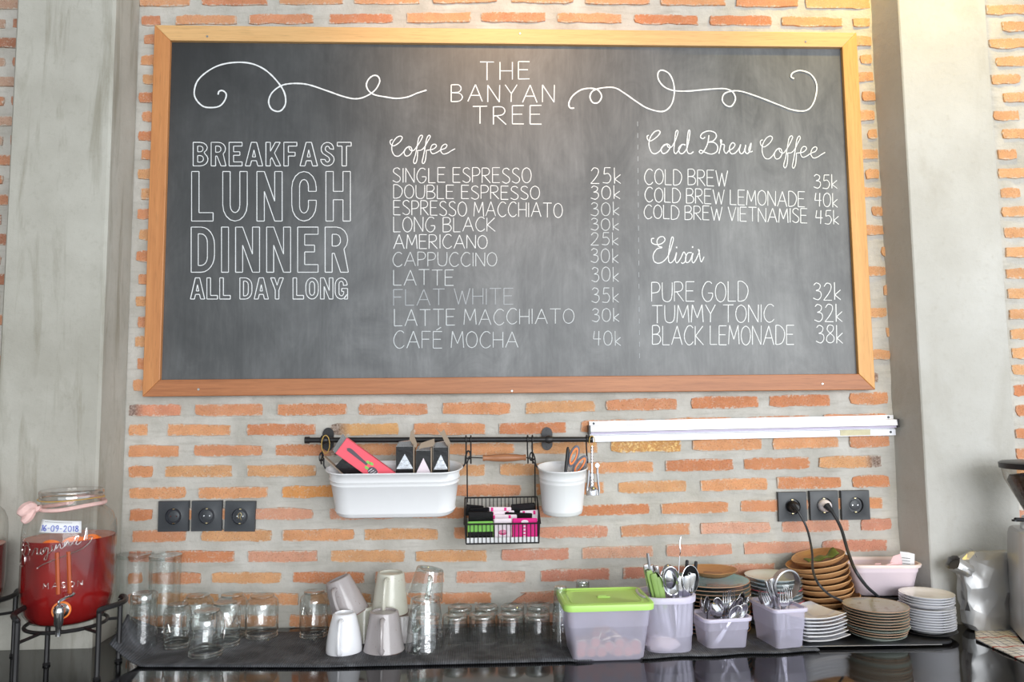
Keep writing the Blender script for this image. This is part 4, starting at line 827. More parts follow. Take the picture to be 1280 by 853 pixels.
SA = [('black sachet standing at the back left of the wire basket', 'black_pack', 593, 636, 22, 9, -.075, .1, None), ('black sachet with a white mark behind the left side of the basket', 'black_pack', 600, 641, 24, 12, -.09, -.05, None),
 ('black sachet leaning at the back right of the wire basket', 'black_pack', 654, 634, 30, 9, -.075, -.06, None), ('black sachet lying over the pink sachets at right', 'black_pack', 648, 644, 34, 6, -.10, .06, None),
 ('white and pink sachet fanned at the back of the basket, topmost', 'pinkwhite', 624, 637, 30, 6, -.085, .02, 'magenta'), ('white and pink sachet fanned below the topmost one', 'pinkwhite', 626, 642, 34, 6, -.095, -.03, 'magenta'),
 ('white and pink sachet third in the fanned row', 'pinkwhite', 628, 646.5, 36, 6, -.105, .01, 'magenta'), ('pink edged sachet peeking out right of the fanned row', 'pinkwhite', 662, 641, 24, 6, -.09, -.04, 'magenta'),
 ('large black sachet at the front left of the basket', 'black_pack', 601, 648, 31, 16, -.118, 0, None), ('black sachet with a lime green band behind the front wires', 'lime_pack', 600.5, 665, 32, 26, -.135, .0, 'dark'),
 ('white sachet with a pink drawing in the middle of the basket front', 'pinkwhite', 628.5, 661, 22, 25, -.134, 0, 'draw'), ('bright magenta sachet at the front right of the basket', 'magenta', 656, 661, 31, 26, -.136, 0, 'badge')]
for l, m, u, v, wp, hp_, y, ro, ex in SA:
    p = P(u, v, y); s = SC(p); hgt = max(hp_/s, .03); w_ = wp/s; zt = p.z+hp_/s/2
    t = thing('sugar_sachet', l, 'sachet', (p.x, y, zt-hgt/2), (.12, ro, 0), 'sachets in the wire basket'); b = MB()
    b.box((0, 0, 0), (w_, .0045, hgt), bev=.002); b.obj('pouch', m, t, smooth=False)
    if ex == 'magenta':
        for xx in (-.3, .25): b = MB(); b.box((xx*w_, -.0024, hgt/2-.006), (.006, .001, .010)); b.obj('pink_stripe', 'magenta', t, smooth=False)
    if ex == 'dark':
        b = MB(); b.box((0, -.0026, -hgt*.2), (w_*.98, .0012, hgt*.42)); b.obj('black_panel', 'black_pack', t, smooth=False)
    if ex == 'draw':
        for k in range(3): b = MB(); b.tube([((.008-k*.002)*math.cos(a)*1.3, -.003, -hgt*.18+(.006-k*.002)*math.sin(a)) for a in np.linspace(0, 2*PI, 14)[:-1]], .0008, 4, closed=True); b.obj('pink_drawing', 'magenta', t)
    if ex == 'badge':
        b = MB(); b.lathe([(0, .0032), (.009, .0032), (.0095, .002)], 18, Matrix.Translation((0, 0, hgt*.34)) @ Matrix.Rotation(PI/2, 4, 'X'), sx=1, sy=.5); b.obj('white_badge', 'pinkwhite', t)
        for k in range(4): b = MB(); b.box((-.001, -.0028, hgt*.12-k*.0085), (.005, .001, .005)); b.obj('print_mark', 'pinkwhite', t, smooth=False)

# scissors and black pen in the round bucket
p = P(716, 590, -.12); sci = thing('scissors', 'scissors with grey and orange grips standing in the round bucket', 'scissors', (p.x-.045, -.112, p.z-.066), (0, .50, 0))
for (dx, dz, ra_, name) in ((-.008, .116, -.12, 'grip'), (.017, .103, .14, 'grip')):
    n = 22; o_ = []; i_2 = []
    for k in range(n):
        a = 2*PI*k/n; sx = .0125; sz = .030
        x, z = sx*math.cos(a), sz*math.sin(a); c, s_ = math.cos(ra_), math.sin(ra_); o_.append((dx+x*c+z*s_, dz-x*s_+z*c))
        x *= .66; z *= .8; i_2.append((dx+x*c+z*s_, dz-x*s_+z*c))
    b = MB(); b.loft([[(x, -.005, z) for x, z in o_], [(x, -.0055, z) for x, z in i_2], [(x, .005, z) for x, z in i_2], [(x, .005, z) for x, z in o_], [(x, -.005, z) for x, z in o_]]); fixn(b.obj('grip', 'grey_plastic', sci))
    i3 = [(dx+(x-dx)*.62, dz+(z-dz)*.78) for x, z in i_2]
    b = MB(); b.loft([[(x, -.0068, z) for x, z in i_2], [(x, -.0068, z) for x, z in i3], [(x, .005, z) for x, z in i3], [(x, .005, z) for x, z in i_2], [(x, -.0068, z) for x, z in i_2]]); fixn(b.obj('grip_lining', 'orange_plastic', sci))
for s in (-1, 1):
    b = MB(); b.prism([(s*.002, 0), (s*.009, .03), (s*.012, .078), (-s*.002, .078)], -.0035+s*.002, s*.002); fixn(b.obj('blade', 'steel', sci, smooth=False))
b = MB(); p1 = P(707, 590, -.12); p2 = P(710, 559, -.115); d_ = p2-p1; b.tube([-d_*.6, d_*.9, d_*1.0], .0042, 10, radii=[.0042, .0042, .0025]); b.tube([d_*.9+Vector((.004, 0, 0)), d_*.3+Vector((.006, 0, 0))], .001, 5)
tag(b.obj('marker_pen', 'black_plastic', loc=p1), 'slim black pen standing beside the scissors', 'pen')
# corkscrew hanging from the end hook by a ring
p = P(740, 557, -.075); ck = thing('corkscrew', 'silver wing corkscrew hanging from the right end of the rail', 'corkscrew', (p.x, p.y, p.z)); s_ = 1/SC(p)
def K2(u, v, y=0): q = P(u, v, -.075+y); return (q.x-p.x, y, q.z-p.z)
b = MB(); b.tube([(.008*math.cos(a), .006*math.cos(a), .014*math.sin(a)+.011) for a in np.linspace(0, 2*PI, 20)[:-1]], .0012, 6, closed=True); b.obj('ring', 'yellow_rubber', ck)
b = MB(); b.tube([K2(740, 557.5), K2(740, 596)], .0034, 10)
b.obj('shaft', 'chrome', ck)
for k in range(6): b = MB(); q = K2(740, 560+k*3.6); b.lathe([(.003, -.002), (.0052, 0), (.003, .002)], 12, Matrix.Translation(q)); b.obj('shaft_tooth', 'chrome', ck)
b = MB(); q0 = K2(740, 616); b.lathe([(.0155, -.006), (.016, .006), (.012, .012), (.007, .016), (.0065, .05), (.0045, .052)], 18, Matrix.Translation(q0)); b.obj('bell', 'steel', ck)
hx = [(q0[0]+.003*math.cos(k*.9), -.006+.003*math.sin(k*.9), q0[2]+.002+k*.0012) for k in range(34)]
b = MB(); b.tube(hx, .0011, 5); b.obj('worm', 'steel', ck)
for s, uu in ((-1, 736), (1, 746.5)):
    b = MB(); b.tube(cr([K2(uu-s*0, 588 if s < 0 else 583, -.004), K2(uu+s*1.0, 603, -.005), K2(uu+s*2.2, 612, -.005), K2(uu-s*.0+s*1, 619.5, -.005)], 4), .0032, 8); b.obj('lever_arm', 'steel', ck)
b = MB(); b.lathe([(0, .003), (.006, .003), (.0062, -.003), (0, -.003)], 12, Matrix.Translation(K2(746.5, 582, -.004)) @ Matrix.Rotation(PI/2, 4, 'X')); b.obj('lever_knob', 'steel_dull', ck)
# ================================================================== COUNTER OBJECTS, LEFT
# rubber mat
mt = thing('drying_mat', 'long black ribbed rubber mat on the counter with its left corner curled up', 'mat', (0, 0, ZC))
nx, ny = 110, 12; vs = []
xl, xr = -.975, .69
for i in range(nx+1):
    for j in range(ny+1):
        f = i/nx; g = j/ny; x = xl+(xr-xl)*f; yb = -.058; yfn = -.295-.040*min(1, max(0, (x+.95)/.5))
        if x > .1: yfn = -.336+(x-.1)*.05+.004*math.sin(x*40)
        y = yfn+(yb-yfn)*g; z = .003
        cdist = max(0, (-.80-x)+ (1-g)*.05)
        if x < -.865: q_ = (-.865-x)/.11; z += .085*q_**1.5*(1-.75*abs(g-.42)**.8*1.4); y += .03*q_*(1-g); x += .02*q_
        z += .0014*math.sin(x*31+g*4)*math.sin(g*7)
        vs.append((x, y, z))
m = MB(); m.v = vs; m.f = [(i*(ny+1)+j, i*(ny+1)+j+1, (i+1)*(ny+1)+j+1, (i+1)*(ny+1)+j) for i in range(nx) for j in range(ny)]; m.mi = [0]*len(m.f)
o = m.obj('mat_sheet', 'rubber', mt); md = o.modifiers.new('s', 'SOLIDIFY'); md.thickness = .003; md.offset = -1
MZ = ZC+.0045

# drink dispensers
def dispenser(loc, rotz, label, liq, scale=1.0):
    t = thing('drink_dispenser', label, 'dispenser', loc, (0, 0, rotz), 'mason style drink dispensers'); R = .0965; H = .29
    prof = [(0, .003), (.06, .002), (.077, .008), (.089, .026), (.095, .055), (R, .09), (R, .20), (.0945, .222), (.087, .240), (.073, .254), (.064, .260), (.0615, .266), (.0615, .276), (.064, .278), (.064, .283)]
    b = MB(); b.lathe(prof, 56); b.obj('jar', 'jar_glass', t)
    def rad(z):
        for (r0_, z0), (r1, z1_) in zip(prof[1:-1], prof[2:]):
            if z0 <= z <= z1_: return r0_+(r1-r0_)*(z-z0)/(z1_-z0)
        return R
    zs = [.006, .012, .028, .06, .10, .14, liq]
    b = MB(); b.lathe([(0, .006)]+[(rad(z)-.0035, z) for z in zs[:-1]]+[(rad(liq)-.0035, liq), (rad(liq)-.0045, liq)], 56); b.obj('red_drink', 'liquid', t)
    b = MB(); b.lathe([(rad(liq)-.004, liq), (.05, liq+.0004), (0, liq)], 40); b.obj('drink_surface', 'liquid_top', t)
    b = MB(); b.lathe([(.063, .276), (.0665, .278), (.067, .284), (.0662, .286), (.067, .288), (.067, .294), (.064, .297), (.0, .298)], 56); b.obj('lid', 'lid_glass', t)
    return t, rad
ctr = G(84, 834); DX, DY = ctr.x, ctr.y
bz = P(85, 784, DY-.1).z-.013; DX -= .005
MD, rad = dispenser((DX, DY, bz), -.12, 'front glass drink dispenser of red drink with a dated paper label and metal tap', .190)
print('DISP', DX, DY, bz)
toc = (CAM-MD.location); face = math.atan2(toc.y, toc.x)+.12     # azimuth of the side facing the camera, in the jar's frame
def onjar(a, z, off=.001): r_ = rad(z)+off; return (r_*math.cos(face+a), r_*math.sin(face+a), z)
# paper label
b = MB(); n = 12; L1 = []
a0, a1 = -.66, .22
for i in range(n+1):
    a = a0+(a1-a0)*i/n; sk = .006*i/n; L1.append((onjar(a, .214-sk, .002), onjar(a, .241-sk*1.3, .0035)))
vs = [q for pr in L1 for q in pr]; b.add([(x, y, z) for x, y, z in vs], [(2*i, 2*i+2, 2*i+3, 2*i+1) for i in range(n)]); lab = b.obj('paper_label', 'paper', MD)
md = lab.modifiers.new('s', 'SOLIDIFY'); md.thickness = .0006
def lab_pt(f, g):
    a = a0+(a1-a0)*f; sk = .006*f; z = .214-sk+(.027-sk*.3)*g; return onjar(a, z, .0036+.0004*g)
GLX = dict(GL); GLX['1'] = (.14, [S((0, .8), (.12, 1), (.1, 0))]); GLX['6'] = (.5, [K((.4, 1), (.1, .7), (0, .3), (.2, 0), (.46, .14), (.4, .42), (.14, .44), (.02, .25))]); GLX['9'] = (.5, [K((.48, .72), (.3, .5), (.06, .62), (.1, .94), (.36, 1), (.48, .8), (.44, .4), (.2, 0))]); GLX['-'] = (.4, [S((0, .5), (.4, .5))]); GLX['J'] = (.4, [K((.3, 1), (.34, .3), (.16, 0), (0, .2))])
x = 0; pos = []
for ch in '16-09-2018': pos.append((ch, x)); x += GLX[ch][0]+.3
tot = x-.3; b = MB()
for ch, x in pos:
    for kd, pts in GLX[ch][1]:
        q = [(x+px, py) for px, py in pts]
        if kd == 'k': q = [(p[0], p[1]) for p in cr([(a_, b_, 0) for a_, b_ in q], 3)]
        b.tube([lab_pt(.08+.84*px/tot, .14+.46*py) for px, py in q], .0008, 4)
b.obj('handwritten_date', 'ink', lab)
b = MB()
for k in range(15): b.tube([lab_pt(.12+.045*k, .84), lab_pt(.12+.045*k+.028, .86)], .0006, 4)
b.obj('printed_line', 'ink_grey', lab)
# embossed script and capitals on the glass
b = MB()
def emb(px, py): # px 0..1 across, py metres
    return onjar(-.62+px*1.16, py, .0012)
def jp(x, y):
    u, v = x/6.56, 590+y/6.56; return onjar(math.asin(max(-.97, min(.97, (u-85)/57))), (787-v)/548, .0012)
for st in ([(262, 622), (240, 600), (218, 625), (210, 670), (225, 710), (255, 705), (268, 665), (255, 630), (235, 640), (228, 700), (205, 740), (198, 780), (215, 800), (235, 770), (232, 720)],
           [(285, 700), (305, 655), (325, 650), (322, 690), (340, 690), (352, 650), (350, 690), (370, 685), (392, 640), (370, 650), (372, 680), (400, 640), (398, 720), (375, 735), (390, 700), (425, 670), (432, 630), (430, 668), (450, 660), (460, 618), (462, 655), (485, 615), (492, 650), (510, 645), (545, 595), (522, 605), (520, 640), (548, 600), (552, 632), (575, 620), (600, 570), (620, 572), (600, 620), (615, 632), (640, 610)],
           [(662, 600), (672, 550), (680, 505), (684, 560), (680, 600), (700, 585), (722, 590), (700, 630), (650, 668), (560, 700), (500, 720), (430, 745), (370, 770), (330, 800)]):
    b.tube([jp(p[0], p[1]) for p in cr([(x_, y_, 0) for x_, y_ in st], 3)], .0014, 5)
b.obj('embossed_script', 'emboss', MD)
b = MB(); x = 0; pos = []
for ch in 'MASON': pos.append((ch, x)); x += GL[ch][0]+.5
tot = x-.5
for ch, x in pos:
    for kd, pts in GL[ch][1]:
        q = [(x+px, py) for px, py in pts]
        if kd == 'k': q = [(p[0], p[1]) for p in cr([(a_, b_, 0) for a_, b_ in q], 3)]
        for p1, p2 in zip(q[:-1], q[1:]): b.tube([onjar(-.5+.78*p1[0]/tot, .094+.011*p1[1], .0012), onjar(-.5+.78*p2[0]/tot, .094+.011*p2[1], .0012)], .0009, 4)
b.obj('embossed_capitals', 'emboss', MD)
# cloth tied round the neck
def rneck(a, r, z): return (r*math.cos(face+a), r*math.sin(face+a), z)
b = MB(); b.tube([rneck(a, .069, .267-.010*math.cos(a*.5+.8)+.002*math.sin(a*3)) for a in np.linspace(-PI, PI, 40)[:-1]], .0046, 7, closed=True, radii=None); b.obj('neck_cloth', 'cloth_pink', MD)
b = MB()
c0 = Vector(rneck(-1.05, .078, .262)); out = Vector((math.cos(face-1.25), math.sin(face-1.25), 0))
for kx, (dr, dz2, rr) in enumerate(((.025, -.004, .013), (.018, -.02, .011), (.0, .0, .009))):
    c1 = c0+out*dr+Vector((0, 0, dz2)); b.tube(cr([c0, (c0+c1)/2+Vector((0, 0, .006)), c1, c1+out*.008+Vector((0, 0, -.008))], 3), rr, 8, radii=[rr*.5+rr*.6*math.sin(PI*min(1, k/9)) for k in range(10)])
b.obj('cloth_knot', 'cloth_pink', MD)
b = MB(); b.tube([rneck(a, .068, .277+.0015*math.sin(a*2)) for a in np.linspace(-PI, PI, 40)[:-1]], .0012, 5, closed=True); b.obj('rubber_band', 'yellow_rubber', MD)
# fruit
for i, (a, z, rr) in enumerate(((-.42, .182, .022), (.1, .184, .026), (.45, .186, .024), (-.1, .150, .014), (.62, .183, .018))):
    r_ = rad(z)-.012; b = MB(); T = Matrix.Translation((r_*math.cos(face+a), r_*math.sin(face+a), z)) @ Matrix.Rotation(face+a-PI/2, 4, 'Z') @ Matrix.Rotation(PI/2-.35, 4, 'X')
    b.lathe([(0, -.003), (rr*.9, -.003), (rr, 0), (rr*.9, .003), (0, .003)], 18, T, sy=.7); b.obj('orange_slice', 'orange', MD)
for a in (-.25, -.02):
    b = MB(); r_ = rad(.12)-.0015; b.tube(cr([(r_*math.cos(face+a+.02*k), r_*math.sin(face+a+.02*k), .17-.03*k) for k in range(4)], 4), .0045, 6); b.obj('orange_peel', 'peel', MD)
# tap
ta = -.12; T = Matrix.Rotation(face+ta, 4, 'Z')
b = MB(); rz_ = rad(.042)
b.lathe([(0, -.002), (.0155, -.002), (.0155, .004), (.012, .006), (.0085, .012), (.0085, .034), (0, .036)], 22, T @ Matrix.Translation((rz_, 0, .045)) @ Matrix.Rotation(PI/2, 4, 'Y')); tap = b.obj('tap', 'chrome', MD)
b = MB(); b.lathe([(0, -.002), (.019, -.002), (.019, .003), (0, .003)], 24, T @ Matrix.Translation((rz_-.001, 0, .045)) @ Matrix.Rotation(PI/2, 4, 'Y')); b.obj('washer', 'orange_plastic', tap)
b = MB(); b.lathe([(.0052, -.048), (.0058, -.03), (.009, -.022), (.0098, .0), (.0105, .004), (.0085, .009), (.0095, .014), (0, .02)], 18, T @ Matrix.Translation((rz_+.034, 0, .047))); b.obj('spout', 'chrome', tap)
b = MB(); b.tube(cr([T @ Vector(p) for p in ((rz_+.034, 0, .062), (rz_+.036, 0, .072), (rz_+.030, .012, .077), (rz_+.030, .022, .080), (rz_+.030, .027, .086))], 4), .0028, 7); b.obj('lever', 'chrome', tap)
# wire stand of four legs
def stand(ct_, z, legs, label):
    t = thing('dispenser_stand', label, 'stand', (ct_[0], ct_[1], ZC)); zt = z-ZC
    b = MB(); b.tube([(.083*math.cos(a), .083*math.sin(a), zt-.004) for a in np.linspace(0, 2*PI, 40)[:-1]], .0042, 8, closed=True); b.obj('support_ring', 'black_metal', t)
    tops = []
    for x, y in legs:
        a = math.atan2(y, x); b = MB(); b.tube([(x, y, .004), (x, y, zt+.038)], .0058, 8); b.lathe([(.0075, 0), (.0085, .004), (.006, .007)], 10, Matrix.Translation((x, y, 0))); b.obj('leg', 'black_metal', t); tops.append((x, y, zt+.04))
        b = MB(); b.tube([(x, y, zt-.004), (.083*math.cos(a), .083*math.sin(a), zt-.004)], .0035, 7); b.obj('strut', 'black_metal', t)
    for i, j in ((0, 1), (2, 3)):
        p, q = Vector(tops[i]), Vector(tops[j]); mid = (p+q)/2; o_ = Vector((mid.x, mid.y, 0)).normalized()*.03
        b = MB(); b.tube(cr([p, p+Vector((0, 0, .006))+o_*.12, p+(q-p)*.22+o_*.85+Vector((0, 0, .009)), mid+o_*1.15+Vector((0, 0, .009)), q+(p-q)*.22+o_*.85+Vector((0, 0, .009)), q+Vector((0, 0, .006))+o_*.12, q], 5), .0058, 8); b.obj('hoop', 'black_metal', t)
    return t
A3 = G(121, 850); A4 = G(148, 827); A2 = G(58, 832); A1 = G(18, 866)
an = [(p.x-DX, p.y-DY) for p in (A3, A4, A2, A1)]; print('legs', an)
stand((DX, DY), bz, an, 'black wire stand under the front drink dispenser')
sx_, sy_ = -.262, -.012+.03
LD, _ = dispenser((DX+sx_, DY+sy_, bz+.004), .5, 'rear drink dispenser of red drink, cut off by the left edge', .165)
b = MB(); b.tube([(.0682*math.cos(a), .0682*math.sin(a), .279+.006*math.sin(a)) for a in np.linspace(-PI, PI, 40)[:-1]], .0013, 5, closed=True); b.obj('rubber_band', 'yellow_rubber', LD)
stand((DX+sx_, DY+sy_), bz+.004, [(.090, -.085), (.095, .07), (-.09, .075), (-.095, -.08)], 'black wire stand under the left drink dispenser')

# upturned glassware -------------------------------------------------
def hz(u, v, c): return P(u, v, c.y).z
def jarthing(u, vf, wpx, vtop, label, kind='mason', z=MZ):
    c, r = foot(u, vf, wpx, z); H = hz(u, vtop, c)-z
    if kind == 'mason':
        t = thing('mason_jar_glass', label, 'glass', c, (0, 0, random.uniform(0, 6)), 'upturned mason jar glasses')
        b = MB(); b.lathe([(r*.93, 0), (r*.97, .002), (r*.93, .004), (r*.97, .007), (r*.93, .010), (r*.97, .013), (r*.92, .016), (r, .021), (r, H*.80), (r*.94, H*.88), (r*.80, H*.93), (r*.70, H*.96)], 36); b.obj('body', 'glass', t)
        b = MB(); b.lathe([(r*.70, H*.955), (r*.74, H*.98), (r*.72, H), (r*.5, H-.0015), (0, H-.003)], 32); b.obj('base', 'glass_thick', t)
        b = MB(); b.lathe([(r*.90, 0), (r*.985, .001), (r*.985, .0055), (r*.93, .007), (r*.93, .011), (r*.985, .0125), (r*.92, .014)], 36); b.obj('screw_rim', 'glass_rim', t)
        b = MB()
        for k in range(3): b.tube([((r+.0006)*math.cos(a), (r+.0006)*math.sin(a), H*.5+(.015-.004*k)*math.sin((a-k*.06)*9)) for a in np.linspace(-.4, .4, 18)], .0009, 4)
        b.obj('embossing', 'emboss', t)
    elif kind == 'tall':
        t = thing('tall_glass_jar', label, 'glass', c, (0, 0, 0), 'tall glasses at the left end of the mat')
        b = MB(); b.lathe([(r*.9, 0), (r*.95, .004), (r*.90, .008), (r*.95, .012), (r*.9, .016), (r*.92, .022), (r*.97, H*.5), (r, H*.965)], 36); b.obj('body', 'glass', t)
        b = MB(); b.lathe([(r, H*.955), (r*1.03, H*.975), (r*1.02, H), (r*.8, H), (r*.6, H-.002), (0, H-.002)], 36); b.obj('base', 'glass_thick', t)
        for zz in (.003, .0125): b = MB(); b.lathe([(r*.92, zz-.002), (r*.985, zz), (r*.92, zz+.002)], 36); b.obj('thread', 'glass_rim', t)
    elif kind == 'high':
        t = thing('highball_glass', label, 'glass', c, (0, 0, 0), 'tall glasses at the left end of the mat')
        b = MB(); b.lathe([(r, 0), (r*.98, H*.2), (r*.9, H*.86)], 36); b.obj('body', 'glass', t)
        b = MB(); b.lathe([(r*.9, H*.82), (r*.93, H*.86), (r*.92, H*.97), (r*.85, H), (0, H-.002)], 32); b.obj('base', 'glass_thick', t)
        b = MB(); b.lathe([(r*.97, 0), (r*1.0, .0015), (r*.97, .003)], 32); b.obj('lip', 'glass_rim', t)
    else:
        t = thing('tumbler', label, 'glass', c, (0, 0, 0), 'upturned tumblers in two rows')
        b = MB(); b.lathe([(r, 0), (r*.995, H*.4), (r*.97, H*.86)], 40); b.obj('body', 'glass', t)
        b = MB(); b.lathe([(0, H*.87), (r*.6, H*.865), (r*.93, H*.85), (r*.97, H*.84), (r*.99, H*.9), (r*.96, H*.965), (r*.88, H), (r*.84, H), (r*.7, H-.004), (0, H-.005)], 36); b.obj('base', 'glass_thick', t)
        b = MB(); b.lathe([(r*.975, 0), (r*1.0, .0012), (r*.975, .0024)], 36); b.obj('lip', 'glass_rim', t)
    return t
jarthing(166, 795, 41, 692, 'tall upturned glass jar nearest the pillar, partly behind the red dispenser', 'tall')
jarthing(204, 799, 38, 694, 'tall upturned glass jar with threads, right of the other tall one', 'tall')
jarthing(178, 818, 34, 741, 'straight upturned highball glass in front of the two tall jars', 'high')
for u, vf, w_, vt, l in ((221, 815, 33, 755, 'small upturned jar glass just right of the tall jars, second row from the front'), (257, 827, 42, 763, 'small upturned jar glass standing foremost in the cluster of six'), (280, 814, 38, 753, 'small upturned jar glass half hidden behind the foremost one'),
    (246, 804, 38, 744, 'small upturned jar glass at the back of the cluster, above the foremost one'), (289, 803, 37, 743, 'small upturned jar glass at the back right of the cluster'), (327, 803, 40, 744, 'small upturned jar glass standing free between the cluster and the lone jar'), (392, 802, 35, 739, 'small heavily embossed jar glass, left neighbour of the mugs')):
    jarthing(u, vf, w_, vt, l)
for u, vf, w_, vt, l in ((569, 808, 32, 768, 'front row tumbler, first from the glass mugs'), (603, 807, 34, 767, 'front row tumbler, second from the glass mugs'), (638.5, 808, 34, 767, 'front row tumbler, third from the glass mugs'), (671.5, 808, 33.5, 768, 'front row tumbler, fourth from the glass mugs'),
    (575, 796, 31, 757.5, 'back row tumbler, first from the glass mugs'), (608.5, 796, 30, 757, 'back row tumbler, second from the glass mugs'), (641, 796, 30, 756.5, 'back row tumbler, third from the glass mugs'), (673, 796, 30, 755.5, 'back row tumbler, fourth from the glass mugs')):
    jarthing(u, vf, w_, vt, l, 'tum')
def ribbed(u, vf, lab, n0=2, wpx=21, hgt=.068):
    c, r = foot(u, vf, wpx, MZ)
    for k in range(n0):
        t = thing('ribbed_glass', lab[k], 'glass', (c.x+.0015*k, c.y, MZ+k*.036), (0, 0, k*.4), 'stacked ribbed glasses beside the lime lid'); H = hgt
        b = MB(); b.lathe([(r, 0), (r*.93, H*.3), (r*.78, H*.75), (r*.74, H*.9)], 40, wob=lambda a, i, rr: 1+.03*math.cos(a*12)*(1 if i < 3 else .3)); b.obj('body', 'glass_thick' if k else 'glass', t)
        b = MB(); b.lathe([(r*.74, H*.88), (r*.78, H*.93), (r*.7, H), (0, H-.002)], 30); b.obj('base', 'glass_thick', t)
ribbed(700, 811, ['ribbed upturned glass at the bottom of the stack left of the lime lidded box', 'ribbed upturned glass on top of the stack left of the lime lidded box', 'third ribbed glass, topmost behind the lime lid corner'], 3)
ribbed(728, 800, ['lowest ribbed glass of the stack hidden behind the lime lidded box', 'middle ribbed glass of the stack behind the lime lidded box', 'top ribbed glass whose base shows above the lime lid'], 3, 22, .066)

# mugs ---------------------------------------------------------------
def mug(c, rot, r, rt, H, m, label, name='ceramic_mug', group='upturned handmade mugs', ha=-PI/2, hang=.5, foot_m='cer_foot', hh=(.12, .86), glass=False, bulge=0):
    t = thing(name, label, 'mug', c, rot, group)
    prof = [(r*.97, 0), (r, .002)]
    for f in (.1, .25, .45, .65, .85, .95): prof.append((r+(rt-r)*(f**(1.0 if not bulge else 1.0+bulge))+(r*.02*math.sin(f*PI)), H*f))
    b = MB(); b.lathe(prof+[(rt, H*.985), (rt*.93, H), (rt*.86, H), (rt*.82, H-.004), (0, H-.004)], 40); b.lathe([(r*.97, 0), (r*.93, .001), (rt*.9, H*.9), (0, H*.9)], 32); b.obj('body', m, t)
    if foot_m:
        b = MB(); b.lathe([(r*.99, -.0005), (r*1.003, .0008), (r*.965, -.0005)], 40); b.obj('rim', foot_m, t)
    za, zb_ = hh; ra_ = lambda f: r+(rt-r)*f
    pts = [(ra_(za)*.97, 0, H*za), (ra_(za)+.014, 0, H*(za+.02)), (ra_(.5)+.024, 0, H*(za+zb_)/2), (ra_(zb_)+.018, 0, H*(zb_-.02)), (ra_(zb_)*.97, 0, H*zb_)]
    b = MB(); q = cr(pts, 5); b.tube([Matrix.Rotation(ha, 4, 'Z') @ Vector(p) for p in q], .0052, 8, radii=[.0052+.0014*math.cos(k/len(q)*2*PI) for k in range(len(q))]); b.obj('handle', m, t)
    return t
def mugpx(u, vf, wpx, vtop, wtop, m, label, z=MZ, **k):
    c, r = foot(u, vf, wpx, z); H = hz(u, vtop, c)-z; return mug((c.x, c.y, z), (0, 0, 0), r, r*wtop/wpx, H, m, label, **k)
mw = mugpx(430, 822, 45, 766, 27, 'cer_white', 'plain white upturned mug at the front left of the mugs', foot_m=None, ha=-1.62, bulge=.6)
mg = mugpx(480, 821, 52, 764, 35, 'cer_grey', 'glossy grey-lilac upturned mug, front, right of the white mug', ha=-1.55, bulge=-.2)
m3 = mugpx(455, 806, 46, 757, 30, 'cer_cream', 'cream upturned mug at the back, under the tilted grey mug', ha=-.9)
m4 = mugpx(502, 806, 46, 766, 40, 'cer_grey', 'grey upturned mug at the back, carrying the cream mug', ha=-.3)
c = P(437, 766, m3.location.y-.01); s_ = SC(c)
mug((c.x+.004, c.y, c.z-.004), (0, -.38, 0), 46/2/s_, 31/2/s_, 47/s_, 'cer_grey', 'speckled grey mug tilted on top of the back left mug', ha=-1.75, hh=(.14, .8))
c = P(487, 769, m4.location.y); s_ = SC(c); zt = m4.location.z+hz(502, 766, m4.location)-MZ
mug((c.x, c.y, zt+.001), (0, .03, 0), 46/2/s_, 33/2/s_, P(487, 716, c.y).z-zt, 'cer_cream', 'cream white upturned mug stacked highest in the middle', ha=-1.7, hh=(.1, .88))
def gmug(c, rot, r, rt, H, label, ha):
    t = thing('glass_mug', label, 'mug', c, rot, 'stacked clear glass mugs')
    b = MB(); b.lathe([(r, 0), (r+(rt-r)*.5, H*.5), (rt, H*.95)], 40); b.obj('body', 'glass', t)
    b = MB(); b.lathe([(rt, H*.9), (rt*1.01, H*.95), (rt*.97, H), (rt*.8, H), (rt*.7, H-.004), (0, H-.004)], 36); b.obj('base', 'glass_thick', t)
    b = MB(); b.lathe([(r*.975, 0), (r*1.003, .001), (r*.975, .002)], 36); b.obj('lip', 'glass_rim', t)
    rr = lambda f: r+(rt-r)*f
    pts = [(rr(.2), 0, H*.2), (rr(.2)+.018, 0, H*.22), (rr(.5)+.023, 0, H*.48), (rr(.8)+.02, 0, H*.78), (rr(.8), 0, H*.82)]
    b = MB(); b.tube([Matrix.Rotation(ha, 4, 'Z') @ Vector(p) for p in cr(pts, 5)], .006, 8); b.obj('handle', 'glass_thick', t)
c, r = foot(531, 820, 49, MZ); H = hz(531, 770, c)-MZ
gmug((c.x, c.y, MZ), (0, 0, 0), r, r*.78, H, 'clear glass mug at the bottom of the glass stack', -1.85)
gmug((c.x+.001, c.y, MZ+.043), (0, 0, .0), r*.93, r*.74, H*.98, 'clear glass mug nested over the bottom one', -1.95)
gmug((c.x+.0, c.y-.004, MZ+.043+H*.98+.002), (0, .2, 0), r*.92, r*.70, H*.88, 'clear glass mug tilted on top of the glass stack', -1.45)
